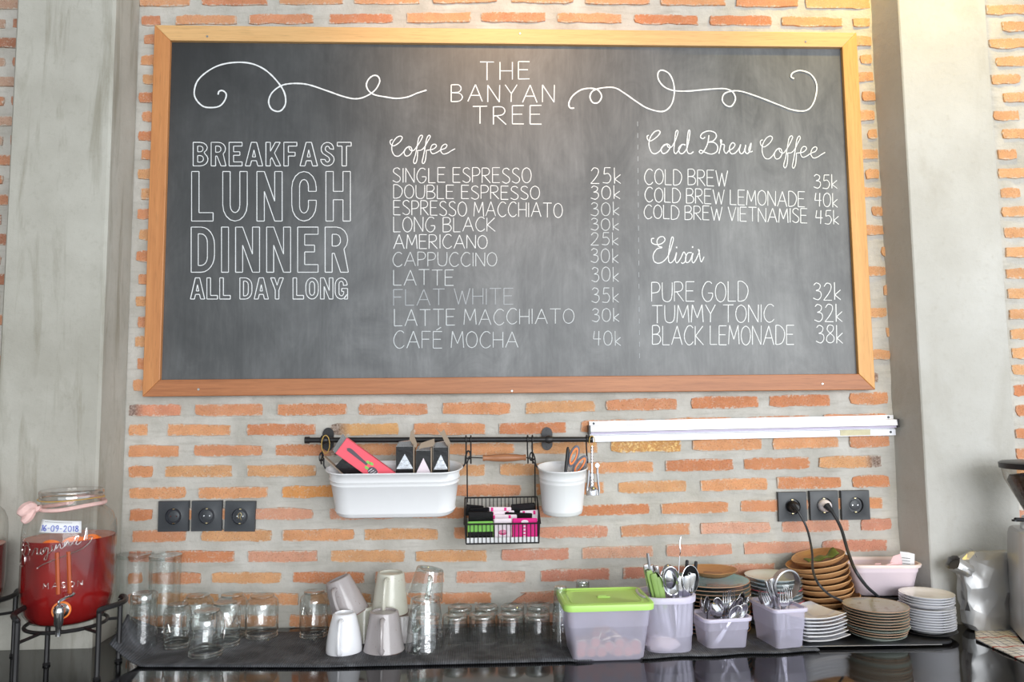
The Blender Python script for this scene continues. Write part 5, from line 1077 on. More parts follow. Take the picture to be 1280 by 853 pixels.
# ================================================================== COUNTER OBJECTS, RIGHT
def tub(name, label, cx, cy, z0, wb, db, wt, dt, H, rad_, rot=0, m='frost', rim='frost_dense', cat='container', group='frosted plastic tubs', rimh=.008, lean=(0, 0), line=.55):
    t = thing(name, label, cat, (cx, cy, z0), (0, 0, rot), group)
    def ring(z, e=0):
        f = z/H; w_, d_ = wb+(wt-wb)*f+e*2, db+(dt-db)*f+e*2; r_ = min(rad_*(.8+.3*f), w_/2-.001, d_/2-.001)
        return [(x, y, z) for x, y in rrect(w_, d_, r_, 6)]
    b = MB(); b.loft([ring(0, -.006), ring(.0012, -.002), ring(.005), ring(H*line-.002), ring(H*line, .0012), ring(H*(line+.02), .0012), ring(H-.004)], True, False); b.obj('wall', m, t, ang=.9)
    b = MB(); b.loft([ring(H-rimh, .0006), ring(H-rimh, .0045), ring(H-.001, .0048), ring(H, .004), ring(H, -.0008), ring(H-rimh, -.0002)], False, False); b.obj('rim', rim, t, ang=.9)
    return t
Bx = tub('storage_box', 'frosted storage box of round biscuits under a lime green lid', .189, -.274, ZC, .162, .118, .196, .150, .125, .016, .02, group='frosted plastic tubs', line=.62)
for s in (-1,):
    w_, d_ = .207, .165; b = MB()
    def rg(z, e): return [(x, y, z) for x, y in rrect(w_+e*2, d_+e*2, .02, 6)]
    b.loft([rg(.117, -.0015), rg(.117, .0005), rg(.126, .0015), rg(.1305, .0005), rg(.1325, -.003), rg(.1325, -.007), rg(.129, -.0095), rg(.129, -.018), rg(.1305, -.020), rg(.1305, -.022), rg(.129, -.024)], False, True)
    ld = b.obj('lid', 'lime', Bx, ang=.5)
    b = MB(); b.loft([[(x, y, .1292) for x, y in rrect(.032, .018, .004, 3)], [(x, y, .1315) for x, y in rrect(.030, .016, .004, 3)], [(x, y, .1315) for x, y in rrect(.022, .008, .003, 3)], [(x, y, .1295) for x, y in rrect(.020, .006, .002, 3)]], False, True); b.obj('lid_tab', 'lime', ld)
tok = thing('round_biscuit', 'x', 'biscuit', (0, 0, 0)); b = MB(); b.lathe([(0, -.0026), (.0118, -.0026), (.0128, -.0018), (.0128, .0018), (.0118, .0026)], 20); b.obj('edge', 'token_edge', tok); b = MB(); b.lathe([(.0100, .0026), (.0095, .0034), (0, .0032)], 20); b.lathe([(0, -.0032), (.0095, -.0034), (.0100, -.0026)], 20); b.obj('face', 'token', tok)
TK = sorted([(732, 810), (752, 812.5), (761, 808), (774, 805), (772.5, 815), (784, 810), (767, 821), (795, 817), (739, 819), (752, 823), (785, 820), (794, 805), (724, 817), (727, 806), (744, 803)])
first = True
def token(loc, rot, k=None):
    global first
    o = tok if first else dup(tok, loc, rot); o.location = loc; o.rotation_euler = rot; first = False
    tag(o, 'round pink-brown biscuit in the heap inside the lime lidded box' if k is None else 'round biscuit pressed against the box front, '+('leftmost' if k == 0 else 'rightmost' if k == 14 else ['second', 'third', 'fourth', 'fifth', 'sixth', 'seventh', 'eighth', 'ninth', 'tenth', 'eleventh', 'twelfth', 'thirteenth', 'fourteenth'][k-1]+' from the left'), None, 'biscuits in the lime lidded box'); o['category'] = 'biscuit'
for i, (u, v) in enumerate(TK):
    y = -.317+.004*(i % 3); p = P(u, v, y); token((min(max(p.x, .128), .257), y-.003, max(p.z, .929)), (PI/2+random.uniform(-.25, .25), random.uniform(-.3, .3), random.uniform(-.3, .3)), i)
for i in range(24):
    token((random.uniform(.131, .250), random.uniform(-.296, -.236), .918+.0068*(i//4)+random.uniform(0, .004)), (random.uniform(-.7, .7), random.uniform(-.7, .7), 0))

Cy = tub('utensil_tub', 'tall round-cornered frosted tub packed with serving utensils', .342, -.251, ZC, .108, .100, .126, .118, .132, .042, .0, rimh=.014, line=.3)
Sh = tub('cutlery_tub', 'low wide frosted tub of dessert spoons between the other two cutlery tubs', .478, -.240, ZC, .098, .072, .116, .092, .076, .016, .12, line=.62)
Th = tub('cutlery_tub', 'narrow deep frosted tub of forks standing beside the square white plates', .620, -.238, ZC, .068, .10, .084, .118, .098, .012, .16, line=.5)

# cutlery prototypes, each standing along +z with its face towards -y
def spoon_obj(parent_name, L, bw, bl, m='steel', big=False):
    t = thing(parent_name, 'x', 'cutlery'); hm = m
    b = MB(); n = 12; R_ = []
    for i in range(n+1):
        f = i/n; z = f*(L-bl*.9); w_ = (.0075-.005*min(1, f*1.3)) if f < .8 else .0028; R_.append([(-w_, -.0007+.004*f*f, z), (w_, -.0007+.004*f*f, z), (w_, .0008+.004*f*f, z), (-w_, .0008+.004*f*f, z)])
    b.loft(R_, True, True); b.obj('handle', hm, t, ang=.5)
    b = MB(); vs = []; N1, N2 = 7, 20
    for i in range(N1+1):
        r_ = i/N1
        for k in range(N2):
            a = 2*PI*k/N2; x = bw/2*r_*math.cos(a)*(1+.12*math.sin(a)*-1); z = L-bl/2+bl/2*r_*math.sin(a); vs.append((x, .004+bw*.28*(1-r_*r_)-.0, z))
    fs = [(i*N2+k, i*N2+(k+1) % N2, (i+1)*N2+(k+1) % N2, (i+1)*N2+k) for i in range(N1) for k in range(N2)]
    b.add(vs, fs); o = b.obj('bowl', m, t, ang=3); md = o.modifiers.new('s', 'SOLIDIFY'); md.thickness = .0011; md.offset = 0; return t
def fork_obj(L):
    t = thing('fork', 'x', 'cutlery'); b = MB(); R_ = []
    for i in range(11):
        f = i/10; z = f*(L-.045); w_ = .0072-.005*min(1, f*1.25); R_.append([(-w_, 0, z), (w_, 0, z), (w_, .0014, z), (-w_, .0014, z)])
    R_ += [[(-.011, -.001, L-.036), (.011, -.001, L-.036), (.011, .0008, L-.036), (-.011, .0008, L-.036)], [(-.0115, .0, L-.028), (.0115, .0, L-.028), (.0115, .0016, L-.028), (-.0115, .0016, L-.028)]]
    b.loft(R_, True, True); b.obj('handle', 'steel', t, ang=.5)
    for k in range(4):
        x = -.0096+.0064*k; b = MB(); b.tube([(x, .0008, L-.03), (x, .003, L-.012), (x*.96, .001, L)], .0014, 6, radii=[.0017, .0014, .0007]); b.obj('tine', 'steel', t)
    return t
def knife_obj(L, m='steel'):
    t = thing('table_knife', 'x', 'cutlery'); b = MB(); b.loft([[(x, y, z) for x, y in rrect(w_, d_, d_*.45, 2)] for w_, d_, z in ((.014, .006, 0), (.017, .007, .004), (.015, .006, .05), (.013, .005, .09))], True, True); b.obj('blade_end', 'steel_dull', t)
    b = MB(); b.loft([[(x, y, z) for x, y in rrect(w_, d_, d_*.45, 2)] for w_, d_, z in ((.011, .005, .09), (.014, .006, .12), (.017, .0075, L-.006), (.013, .006, L))], True, True); b.obj('handle', m, t)
    return t
def place(o, base, tip, roll=0):
    d = (Vector(tip)-Vector(base)).normalized(); q = d.to_track_quat('Z', 'Y'); x = q.to_matrix()
    # keep the flat side towards the viewer, then roll
    f = Vector((0, -1, 0)); f = (f-d*f.dot(d)).normalized(); rgt = d.cross(f)*-1
    R_ = Matrix((( -f.cross(d)).normalized(), -f, d)).transposed()
    o.location = base; o.rotation_euler = (R_ @ Matrix.Rotation(roll, 3, 'Z')).to_euler(); return o
def put(o, u, v, y, ulow, vlow, ylow, roll, label, L, group, cat='cutlery'):
    y -= .034; ylow -= .034; tip = P(u, v, y); low = P(ulow, vlow, ylow); d = (low-tip).normalized(); base = tip+d*L
    if base.z < ZC+.004: base = tip+d*((tip.z-ZC-.004)/-d.z)
    o['label'] = label; o['category'] = cat; o['group'] = group; return place(o, base, tip, roll)
used = set()
def inst(proto):
    if proto.name in used: return dup(proto, (0, 0, 0))
    used.add(proto.name); return proto
sp = spoon_obj('teaspoon', .115, .027, .042); fk = fork_obj(.13); fkL = fork_obj(.19); svs = spoon_obj('serving_spoon', .185, .046, .072)
knG = knife_obj(.165, 'green_handle'); knS = knife_obj(.16, 'steel')
GU = 'utensils in the tall tub'
LU = [(sv, *a) for sv, *a in [
 (svs, 833, 705, -.225, 846, 800, -.20, .2+PI, 'large serving spoon in the tall tub, bowl turned away at the back'), (svs, 838, 709, -.245, 852, 815, -.235, .0, 'large shiny serving spoon facing forward in the middle of the tall tub'),
 (knG, 811.5, 716, -.245, 830, 800, -.23, .1, 'green handled knife furthest left in the tall tub'), (knG, 817, 720, -.25, 834, 800, -.24, -.1, 'green handled knife second from left in the tall tub'), (knG, 824, 724, -.25, 840, 806, -.24, .15, 'green handled knife third from left in the tall tub'),
 (knS, 807.5, 706, -.235, 822, 790, -.215, .2, 'thin steel knife handle at the left rim of the tall tub'), (knS, 814, 707, -.225, 830, 790, -.2, .5, 'thin steel knife handle behind the blue rod'), (knS, 819, 708, -.215, 838, 800, -.2, -.3, 'steel handle right of the blue rod'),
 (knS, 852, 721, -.24, 848, 800, -.235, .1, 'flat steel handle left of the three at the right of the tall tub'), (knS, 859, 720, -.243, 852, 800, -.235, -.1, 'flat steel handle in the middle of the three at right'), (knS, 866, 717, -.24, 858, 800, -.23, .0, 'flat steel handle rightmost of the three'),
 (sp, 818, 716, -.255, 842, 790, -.235, -.9, 'slim spoon seen edge on leaning right in the tall tub')]]
for pr, u, v, y, ul, vl, yl, ro, lb in LU: put(inst(pr), u, v, y, ul, vl, yl, ro, lb, {'serving_spoon': .185, 'teaspoon': .115}.get(pr.name.split('.')[0], .16), GU)
put(inst(fkL), 851.5, 671, -.225, 846, 760, -.23, 1.35, 'tall fork seen side on, sticking highest out of the tall tub', .19, GU)
p = P(809.5, 692, -.269); q = P(816, 745, -.269); b = MB(); b.tube([(0, 0, 0), (q-p)*1.8], .0035, 8); tag(b.obj('metal_straw', 'steel_dull', loc=p), 'blue-grey metal rod poking up at the left of the tall tub', 'straw', GU)
bl = thing('black_ladle', 'round black ladle with a steel hanging ring at the right of the tall tub', 'ladle', P(862, 724, -.272), group=GU)
b = MB(); T = Matrix.Rotation(PI/2, 4, 'X') @ Matrix.Rotation(.25, 4, 'Y'); b.lathe([(0, -.011), (.011, -.009), (.0195, -.003), (.0225, .004), (.0215, .004), (.018, -.001), (.010, -.0065), (0, -.008)], 28, T, sy=1.45); b.obj('bowl', 'black_plastic', bl)
b = MB(); b.tube([T @ Vector((.0222*math.cos(a), .0322*math.sin(a), .0045)) for a in np.linspace(0, 2*PI, 36)[:-1]], .0008, 5, closed=True); b.obj('steel_edge', 'steel', bl)
b = MB(); b.tube([(-.003+.0035*math.cos(a), -.012, .014+.0035*math.sin(a)) for a in np.linspace(0, 2*PI, 14)[:-1]], .001, 5, closed=True); b.obj('ring', 'chrome', bl)
b = MB(); b.tube([(.004, 0, -.02), (-.008, .01, -.12)], .0035, 7); b.obj('handle', 'black_plastic', bl)
for u, v, l in ((859, 700.5, 'left of the two black handle ends above the black ladle'), (870, 702, 'right of the two black handle ends above the black ladle')):
    p = P(u, v, -.259); q = P(u-3, v+45, -.256); d = q-p; b = MB(); b.tube([(0, 0, 0), d*.03, d*.3, d*2.2], .004, 8, radii=[.003, .0042, .0042, .003]); tag(b.obj('spatula', 'black_plastic', loc=p), l, 'utensil', GU)
b = MB(); b.lathe([(0, 0), (.03, .002), (.036, .012), (.03, .024), (.018, .032), (0, .034)], 22, sx=1.1, sy=.8, wob=lambda a, i, r: 1+.13*math.sin(a*5+i*1.7)); tag(b.obj('paper_napkin', 'napkin', loc=(.329, -.265, ZC+.004)), 'crumpled pale napkin at the bottom of the tall tub', 'napkin')
GS = 'cutlery in the low tub'
for i, (pr, u, v, ul, vl, y, ro, lb) in enumerate([(sp, 896.5, 748, 906, 800, -.225, .0, 'bright dessert spoon facing forward at the left of the low tub'), (sp, 886, 746, 884, 800, -.215, .7, 'dessert spoon behind the bright one in the low tub'), (sp, 880, 752, 890, 800, -.205, 1.2, 'spoon edge on at the far left of the low tub'),
    (sp, 889, 753, 915, 800, -.23, 2.9, 'spoon back crossing the others at the left of the low tub'), (sp, 928, 748, 908, 800, -.2, .4, 'dark inner spoon near the right of the low tub'), (sp, 922, 750, 898, 800, -.21, .9, 'second dark spoon leaning right in the low tub'), (sp, 934, 757, 900, 812, -.225, .2, 'spoon leaning right with its bowl over the rim of the low tub'),
    (sp, 925, 760, 890, 812, -.23, -.2, 'front spoon leaning right in the low tub'), (sp, 931, 741, 912, 800, -.185, .6, 'topmost spoon at the back right of the low tub'), (sp, 941, 744, 915, 800, -.19, 1.2, 'spoon edge on stretching right towards the narrow tub'), (fk, 908, 761, 905, 800, -.215, .3, 'short fork upright in the middle of the low tub'), (fk, 914, 763, 911, 800, -.205, .5, 'second short fork behind the middle of the low tub')]):
    put(inst(pr), u, v, y, ul, vl, y+.01, ro, lb, .115 if pr is sp else .13, GS)
GT = 'cutlery in the narrow tub'
for i, (pr, u, v, ul, vl, y, ro, lb) in enumerate([(fk, 955, 739, 975, 800, -.23, .5, 'fork leaning left, leftmost in the narrow tub'), (fk, 960, 738, 978, 800, -.22, .3, 'second fork leaning left in the narrow tub'), (fk, 951, 744, 970, 800, -.21, .9, 'fork turned edge on at the left of the narrow tub'), (fk, 981, 737, 979, 800, -.235, .05, 'upright fork with four clear tines under the strainer ring'),
    (fk, 986, 735, 986, 800, -.225, .3, 'upright fork behind the clear one in the narrow tub'), (knS, 969, 747, 978, 800, -.22, .2, 'dark knife end in the middle of the narrow tub'), (knS, 965, 745, 985, 800, -.215, .6, 'knife handle leaning behind the forks of the narrow tub')]):
    put(inst(pr), u, v, y, ul, vl, y+.01, ro, lb, .13 if pr is fk else .16, GT)
# strainer
c = P(981.5, 730, -.249); s_ = 1/SC(c); st = thing('tea_strainer', 'round fine tea strainer with a broad pale rim standing in the narrow tub', 'strainer', c, (.12, .0, .28))
T = Matrix.Rotation(PI/2, 4, 'X'); r_ = 18.5*s_
b = MB(); b.lathe([(r_, -.006), (r_*1.02, .0), (r_*1.04, .010), (r_*.95, .011), (r_*.92, .0), (r_*.90, -.006), (r_, -.006)], 44, T); b.obj('rim', 'steel_dull', st)
b = MB(); b.lathe([(r_*.90, -.005), (r_*.7, -.012), (r_*.4, -.017), (0, -.019)], 36, T); b.obj('mesh_bowl', 'hopper', st)
b = MB(); b.box((0, .004, -r_-.035), (.012, .004, .075), bev=.001); b.obj('handle', 'steel_dull', st, smooth=False)

# plates --------------------------------------------------------------
def plate(name, label, c, r, h, m, rim_m, group, rot=(0, 0, 0), lip=.0011, prof=None, cat='plate', nseg=48, wob=None):
    t = thing(name, label, cat, c, rot, group)
    pf = prof or [(0, .0012), (r*.5, .001), (r*.62, 0), (r*.64, .0012), (r*.80, h*.45), (r*.985, h-.0012), (r, h), (r*.985, h+.0002), (r*.8, h*.55+.0012), (r*.6, .0042), (0, .0038)]
    b = MB(); b.lathe(pf, nseg, wob=wob); b.obj('dish', m, t, ang=1)
    if rim_m:
        b = MB(); b.tube([((wob(a, 6, r) if wob else 1)*r*.996*math.cos(a), (wob(a, 6, r) if wob else 1)*r*.996*math.sin(a), h-.0003) for a in np.linspace(0, 2*PI, nseg+1)[:-1]], lip, 5, closed=True); b.obj('rim', rim_m, t)
    return t
def ordn(i, n): 
    w_ = ['lowest', 'second from the bottom', 'third from the bottom', 'fourth from the bottom', 'fifth from the bottom', 'sixth from the bottom', 'seventh from the bottom', 'eighth from the bottom', 'ninth from the bottom', 'tenth from the bottom', 'eleventh from the bottom']
    if i == n-1: return 'topmost'
    if i == n-2 and n > 4: return 'just under the topmost'
    return w_[i]
c0 = P(888, 724, -.105); nT = 13; zt = c0.z; pit = (zt-ZC-.012)/(nT-1)
kind = ['teal']*7+['teal', 'teal', 'celadon', 'celadon', 'teal', 'teal']
for i in range(nT):
    k = kind[i]; plate('dinner_plate', ('teal' if k == 'teal' else 'pale grey-green')+' brown rimmed plate, '+ordn(i, nT)+' of the stack behind the low tub', (c0.x+random.uniform(-.002, .002), c0.y, ZC+i*pit), .0985 if i > 8 else .096, .012, k, 'rim_brown', 'teal and grey-green plate stack', lip=.0013)
bwp = P(890, 722, -.105); bo = thing('wooden_bowl', 'shallow light wooden bowl lying on the teal plates', 'bowl', (bwp.x, bwp.y-.004, zt+.010), (0, 0, 0))
b = MB(); r_ = .064; b.lathe([(0, 0), (r_*.6, 0), (r_*.85, .008), (r_, .0155), (r_*.98, .0165), (r_*.8, .009), (r_*.5, .005), (0, .0045)], 40, wob=lambda a, i, r: 1+.02*math.sin(a*3+1)+.012*math.sin(a*7)); b.obj('dish', 'bowl_wood', bo)
b = MB(); b.lathe([(0, .007), (.02, .006), (.03, .0045)], 20, wob=lambda a, i, r: 1+.2*math.sin(a*4)); b.obj('knot', 'bowl_wood2', bo)
c1 = P(966, 719, -.082); nW = 13; pit = (c1.z-ZC-.012)/(nW-1)
for i in range(nW):
    red = i in (2, 3, 4, 5, 6, 9); plate('side_plate', ('white side plate with a red rim, ' if red else 'pale blue-white side plate, ')+ordn(i, nW)+' behind the strainer', (c1.x+random.uniform(-.0012, .0012)+(.003 if i < 7 else 0), c1.y, ZC+i*pit), .073, .012, 'blueshade' if not red else 'cer_white', 'rim_red' if red else None, 'side plate stack by the strainer', lip=.0014)
# wooden plates
specW = [(1037, .0), (1038, .03), (1036, .05), (1034, .1), (1031, .13), (1029, .11), (1028, .13), (1027, .14), (1026, .15), (1024, .17), (1025, .2)]
zz = ZC; top = P(1024, 699, -.082); nn = len(specW); pit = (top.z-ZC-.018)/(nn-1)
for i, (u, tl) in enumerate(specW):
    z = ZC+.001+i*pit+(.004 if tl else 0)+abs(tl)*.012; x = P(u, 730, -.085).x; rr = .074 if i not in (3, 9) else .080
    if i == nn-1: rr = .069
    m = 'bowl_wood2' if i < 3 else 'bowl_wood'
    pf = [(0, 0), (rr*.55, 0), (rr*.75, .004), (rr*.93, .012), (rr, .020), (rr*.985, .0215), (rr*.9, .014), (rr*.7, .0075), (rr*.5, .005), (0, .0045)]
    ph = random.uniform(0, 6); plate('wooden_plate', 'hand carved wooden plate, '+ordn(i, nn)+' of the leaning wooden stack', (x, -.088, z), rr, .0215, m, 'wood_edge', 'leaning stack of wooden plates', rot=(0, -tl, 0), prof=pf, wob=lambda a, k, r, ph=ph: 1+.03*math.sin(a*2+ph)+.015*math.sin(a*5+ph*2))
lf = thing('banana_leaf', 'folded green leaf lying on the top wooden plate', 'leaf', (top.x-.002, -.098, top.z+.008), (0, -.2, 0))
b = MB(); vs = []; n = 14
for i in range(n+1):
    f = i/n; x = -.042+.086*f
    for j in range(4): g = j/3; vs.append((x, -.016+.03*g+.004*math.sin(f*9), .003*math.sin(f*14+g)+(.012*max(0, f-.75)*4*g)))
b.add(vs, [(i*4+j, (i+1)*4+j, (i+1)*4+j+1, i*4+j+1) for i in range(n) for j in range(3)]); o = b.obj('blade', 'leaf', lf); md = o.modifiers.new('s', 'SOLIDIFY'); md.thickness = .003
# tray with steel strip
ty = thing('black_tray', 'flat glossy black tray under the plate stacks with a thin steel front strip', 'tray', (.845, -.168, ZC+.0045)); b = MB()
b.loft([[(x, y, z) for x, y in rrect(.38, .225, .03, 5)] for z in (0, .004)], True, True); b.obj('tray_sheet', 'black_plastic', ty, ang=.4)
sl = G(999, 810.5, ZC+.004); sr = G(1178, 808, ZC+.004); b = MB(); b.box(((sl.x+sr.x)/2-.845, (sl.y+sr.y)/2+.168, .003), (sr.x-sl.x, .003, .0022), rot=(0, 0, math.atan2(sr.y-sl.y, sr.x-sl.x)), bev=.001); b.obj('steel_strip', 'steel_dull', ty, smooth=False)
TZ = ZC+.0088
# square plates
Rq = G(1059, 767, .983); nS = 7; e1 = Vector((-.947, -.32, 0)); e2 = Vector((-.32, .947, 0)); cs = Rq+e1*.062+e2*.062; pit = (.983-.014-TZ)/(nS-1)
def sqring(s, z, curve=0):
    o_ = []
    n = 8
    for k in range(4):
        a = math.radians(45+90*k); c0_ = Vector((math.cos(a), math.sin(a)))*s/2*1.414; c1_ = Vector((math.cos(a+PI/2), math.sin(a+PI/2)))*s/2*1.414
        for i in range(n):
            f = i/n; p = c0_*(1-f)+c1_*f; bul = math.sin(f*PI); nrm = ((c0_+c1_)/2).normalized(); o_.append((p.x+nrm.x*bul*s*.03, p.y+nrm.y*bul*s*.03, z-curve*bul))
    return o_
for i in range(nS):
    t = thing('square_plate', 'square white plate, '+ordn(i, nS)+' of the square stack', 'plate', (cs.x+(.002*math.sin(i*2)), cs.y-(.004 if i == 0 else 0), TZ+i*pit), (0, 0, math.radians(18.7)+.03*math.sin(i*3)), 'square white plate stack')
    s = .124 if i else .13; b = MB(); b.loft([sqring(s*.55, 0), sqring(s*.60, .001), sqring(s*.97, .0125, .005), sqring(s, .0150, .005), sqring(s*.985, .0158, .005), sqring(s*.68, .0050, .0), sqring(s*.3, .0040)], True, True); b.obj('dish', 'cer_white', t, ang=.9)
# sage grey plates
cg, rg_ = foot(1095, 804, 60, TZ); cg.y -= .006; zt = P(1095, 756, cg.y).z; nG = 11; pit = (zt-TZ-.012)/(nG-1)
for i in range(nG):
    r_ = .066+.008*min(1, i/4); r_ = .075 if i == 3 else r_
    plate('stoneware_plate', 'speckled sage grey stoneware plate with brown rim, '+ordn(i, nG)+' of the grey stack', (cg.x+random.uniform(-.0015, .0015), cg.y, TZ+i*pit), r_ if i < nG-1 else .0755, .0115, 'greygreen' if i % 3 else 'celadon', 'rim_brown' if i not in (0, 3) else None, 'sage grey stoneware stack', lip=.0009)
# white saucers and bowls
tb_ = thing('saucer_tray', 'round black tray with a raised edge under the white saucers', 'tray', (0, 0, 0)); cw, rw = foot(1160, 798, 64, TZ); cw.y = min(cw.y, -.172); tb_.location = (cw.x, cw.y, TZ)
b = MB(); b.lathe([(0, 0), (rw*.9, 0), (rw*1.05, .006), (rw*1.04, .007), (rw*.88, .0022), (0, .0022)], 40); b.obj('dish', 'black_plastic', tb_)
zt = P(1163, 741, cw.y).z; z = TZ+.003; nB = 13; pit = (zt-z-.013)/(nB-.2)
for i in range(nB):
    up = i >= 9; r_ = .0655 if not up else .0635; dx = .003 if up else 0
    plate('white_saucer', 'plain white '+('bowl, ' if up else 'saucer, ')+ordn(i, nB)+' of the white stack by the pillar', (cw.x+dx+random.uniform(-.001, .001), cw.y, z+i*pit+(pit*.8 if up else 0)), r_, .013, 'cer_white', None, 'white saucer stack by the pillar')
# pink tub
cr_ = thing('dark_crate', 'low dark crate hidden behind the plates, carrying the pink tub', 'crate', (.985, -.072, ZC)); b = MB(); b.box((0, 0, .0365), (.10, .09, .073), bev=.003); b.obj('crate_body', 'black_plastic', cr_, smooth=False)
pb = P(1110, 749, -.135); pk = tub('pink_tub', 'translucent pink plastic tub of folded papers in front of the right pillar', .965, -.066, ZC+.0745, .145, .084, .185, .112, .083, .03, -.08, 'pink_tub', 'pink_rim', group='plastic tubs', rimh=.008, line=.75)
for (u, v, y, w_, h_, rot, m, l) in ((1119, 706, -.105, .040, .062, (.1, .35, .2), 'pink_paper', 'pale pink folded card standing tallest in the pink tub'), (1108, 711, -.11, .05, .03, (.3, -.5, 0), 'pink_paper', 'pink paper scrap lying low in the pink tub'), (1134, 704, -.1, .036, .055, (-.1, .1, -.2), 'paper', 'white printed receipt standing at the right of the pink tub'), (1097, 709, -.09, .028, .026, (.2, .3, .2), 'pink_paper', 'small pink paper corner at the left in the pink tub')):
    p = P(u, v, y); t = thing('folded_paper', l, 'paper', p, rot, 'papers in the pink tub'); b = MB(); b.add([(-w_/2, 0, -h_/2), (w_*.3, -.006, -h_/2), (w_/2, 0, -h_/2), (w_/2, 0, h_*.15), (w_*.0, -.006, h_/2), (-w_*.35, 0, h_*.3)] if m != 'paper' else [(-w_/2, 0, -h_/2), (0, -.003, -h_/2), (w_/2, 0, -h_/2), (w_/2, 0, h_*.45), (0, -.003, h_*.5), (-w_/2, 0, h_/2)], [(0, 1, 4, 5), (1, 2, 3, 4)])
    o = b.obj('sheet', m, t, smooth=False); md = o.modifiers.new('s', 'SOLIDIFY'); md.thickness = .001
    if m == 'paper':
        for k in range(4): b = MB(); b.box((-.004, -.0035, .012-.007*k), (.02, .0008, .0015)); b.obj('printed_line', 'ink_grey', t, smooth=False)
# foil bag
fb = thing('foil_bag', 'crumpled silver foil bag with its mouth folded over beside the grinder', 'bag', (P(1234, 780, -.16).x, -.160, ZC)); b = MB(); rng = random.Random(5)
def frg(z, w_, d_, cx_, cy_, s=.004):
    n = 22; o_ = []
    for k in range(n):
        a = 2*PI*k/n; c, s2 = math.cos(a), math.sin(a); k_ = 1/((abs(c)**3.2+abs(s2)**3.2)**(1/3.2)); o_.append((cx_+w_/2*c*k_+rng.uniform(-s, s), cy_+d_/2*s2*k_+rng.uniform(-s, s), z+rng.uniform(-s, s)*.7))
    return o_
b.loft([frg(.004, .10, .055, .0, 0, .001), frg(.018, .118, .066, .0, 0), frg(.05, .12, .058, -.002, -.002), frg(.075, .118, .066, .0, 0, .006), frg(.1, .128, .068, .002, 0), frg(.13, .138, .064, .004, .0, .006), frg(.155, .145, .058, .0, 0, .005), frg(.178, .135, .04, .004, 0, .003), frg(.195, .115, .018, .022, .004, .002)], True, True); b.obj('bag_body', 'foil', fb, ang=.45)
b = MB(); b.loft([frg(0, .03, .05, 0, 0, .002), frg(.02, .036, .056, -.002, 0, .003), frg(.042, .04, .05, -.004, .0, .003)], False, False, T=Matrix.Translation((-.052, -.012, .150)) @ Matrix.Rotation(-.95, 4, 'Y')); b.obj('folded_mouth', 'foil', fb, ang=.4)
b = MB(); b.lathe([(0, 0), (.016, 0)], 14, Matrix.Translation((-.052, -.012, .150)) @ Matrix.Rotation(-.95, 4, 'Y') @ Matrix.Translation((-.004, 0, .034)), sy=1.35); b.obj('dark_opening', 'foil_in', fb)
b = MB(); b.tube(cr([(-.03, -.02, .185), (-.045, -.03, .205), (-.06, -.03, .21)], 4), .0006, 4); b.obj('seal_thread', 'silver_pack', fb)
# grinder
gb = G(1300, 822); gr = thing('coffee_grinder', 'tall grey coffee grinder with a bean hopper cut off by the right edge', 'grinder', (1.283, -.262, ZC), (0, 0, -.42)); gr['group'] = 'x'; del gr['group']
H = P(1285, 663, -.265).z-ZC; b = MB()
b.loft([[(x, y, z) for x, y in rrect(w_, d_, .022, 5)] for w_, d_, z in ((.148, .17, .012), (.152, .175, .018), (.152, .175, .06), (.146, .165, H*.55), (.136, .15, H*.93), (.130, .144, H*.985), (.12, .134, H))], True, True); b.obj('body', 'grinder', gr, ang=.6)
b = MB(); b.loft([[(x, y, z) for x, y in rrect(.14, .16, .02, 4)] for z in (.007, .013)], True, True); b.obj('foot', 'black_plastic', gr, ang=.5)
for k in range(8): b = MB(); b.box((-.052, -.0885, .115-.009*k), (.03, .003, .0035)); b.obj('vent_slot', 'black_plastic', gr, smooth=False)
b = MB(); b.lathe([(.05, H), (.05, H+.012), (.046, H+.016), (.046, H+.03), (.038, H+.034)], 40); b.obj('collar', 'steel', gr)
b = MB(); b.tube([(-.04, -.02, H+.024), (-.067, -.034, H+.026)], .005, 8); b.lathe([(0, 0), (.006, 0), (.006, .004), (0, .005)], 12, Matrix.Translation((-.069, -.035, H+.022))); b.obj('dose_lever', 'black_plastic', gr)
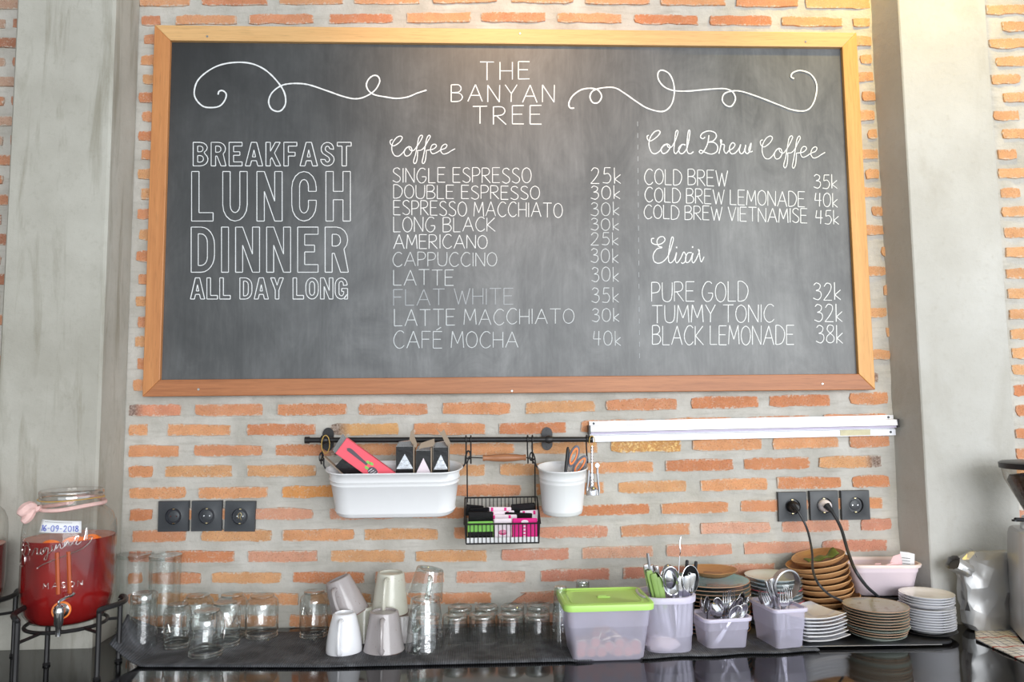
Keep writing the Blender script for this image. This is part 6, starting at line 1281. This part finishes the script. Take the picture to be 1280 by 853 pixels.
zl = P(1290, 584, -.262).z-ZC; b = MB(); b.lathe([(.036, H+.03), (.040, H+.045), (.062, H+.09), (.078, zl-.03), (.083, zl-.002)], 48); b.obj('hopper', 'hopper', gr)
b = MB(); b.lathe([(0, H+.034), (.036, H+.036), (.057, H+.085), (.071, zl-.035), (.066, zl-.022), (.03, zl-.016), (0, zl-.018)], 40, wob=lambda a, i, r: 1+.015*math.sin(a*17+i*3)); o = b.obj('coffee_beans', 'bean', gr); o['kind'] = 'stuff'
bm_ = MB()
for k in range(260):
    a = random.uniform(0, 2*PI); f = random.random(); z = H+.05+f*(zl-H-.085); rr = .040+(.074-.040)*((z-H-.05)/(zl-H-.07)); T = Matrix.Translation((rr*math.cos(a), rr*math.sin(a), z)) @ Euler((random.uniform(0, 3), random.uniform(0, 3), 0)).to_matrix().to_4x4()
    bm_.lathe([(0, -.004), (.0028, -.002), (.003, .001), (0, .004)], 6, T)
o = bm_.obj('loose_beans', 'bean', gr); o['kind'] = 'stuff'
b = MB(); b.lathe([(.084, zl-.004), (.087, zl-.003), (.088, zl+.010), (.082, zl+.013), (0, zl+.014)], 48); b.obj('hopper_lid', 'black_plastic', gr)
# towel
A_, B_, C_2, D_ = G(1218, 786), G(1220, 802), G(1300, 838), G(1262, 783)
tw = thing('tea_towel', 'checked tea towel with a red line lying under the coffee grinder', 'towel', (A_.x, A_.y, ZC+.002)); vs = []; n1, n2 = 26, 16
for i in range(n1+1):
    for j in range(n2+1):
        f, g = i/n1, j/n2; p = (A_*(1-f)+D_*f)*(1-g)+(B_*(1-f)+C_2*f)*g; p = p+(p-A_)*0; vs.append((p.x-A_.x, p.y-A_.y, .002+.0018*math.sin(f*13+g*5)*math.sin(g*9+1)+.001))
m = MB(); m.v = vs; m.f = [(i*(n2+1)+j, i*(n2+1)+j+1, (i+1)*(n2+1)+j+1, (i+1)*(n2+1)+j) for i in range(n1) for j in range(n2)]; m.mi = [0]*len(m.f)
o = m.obj('cloth', 'towel', tw); md = o.modifiers.new('s', 'SOLIDIFY'); md.thickness = .003
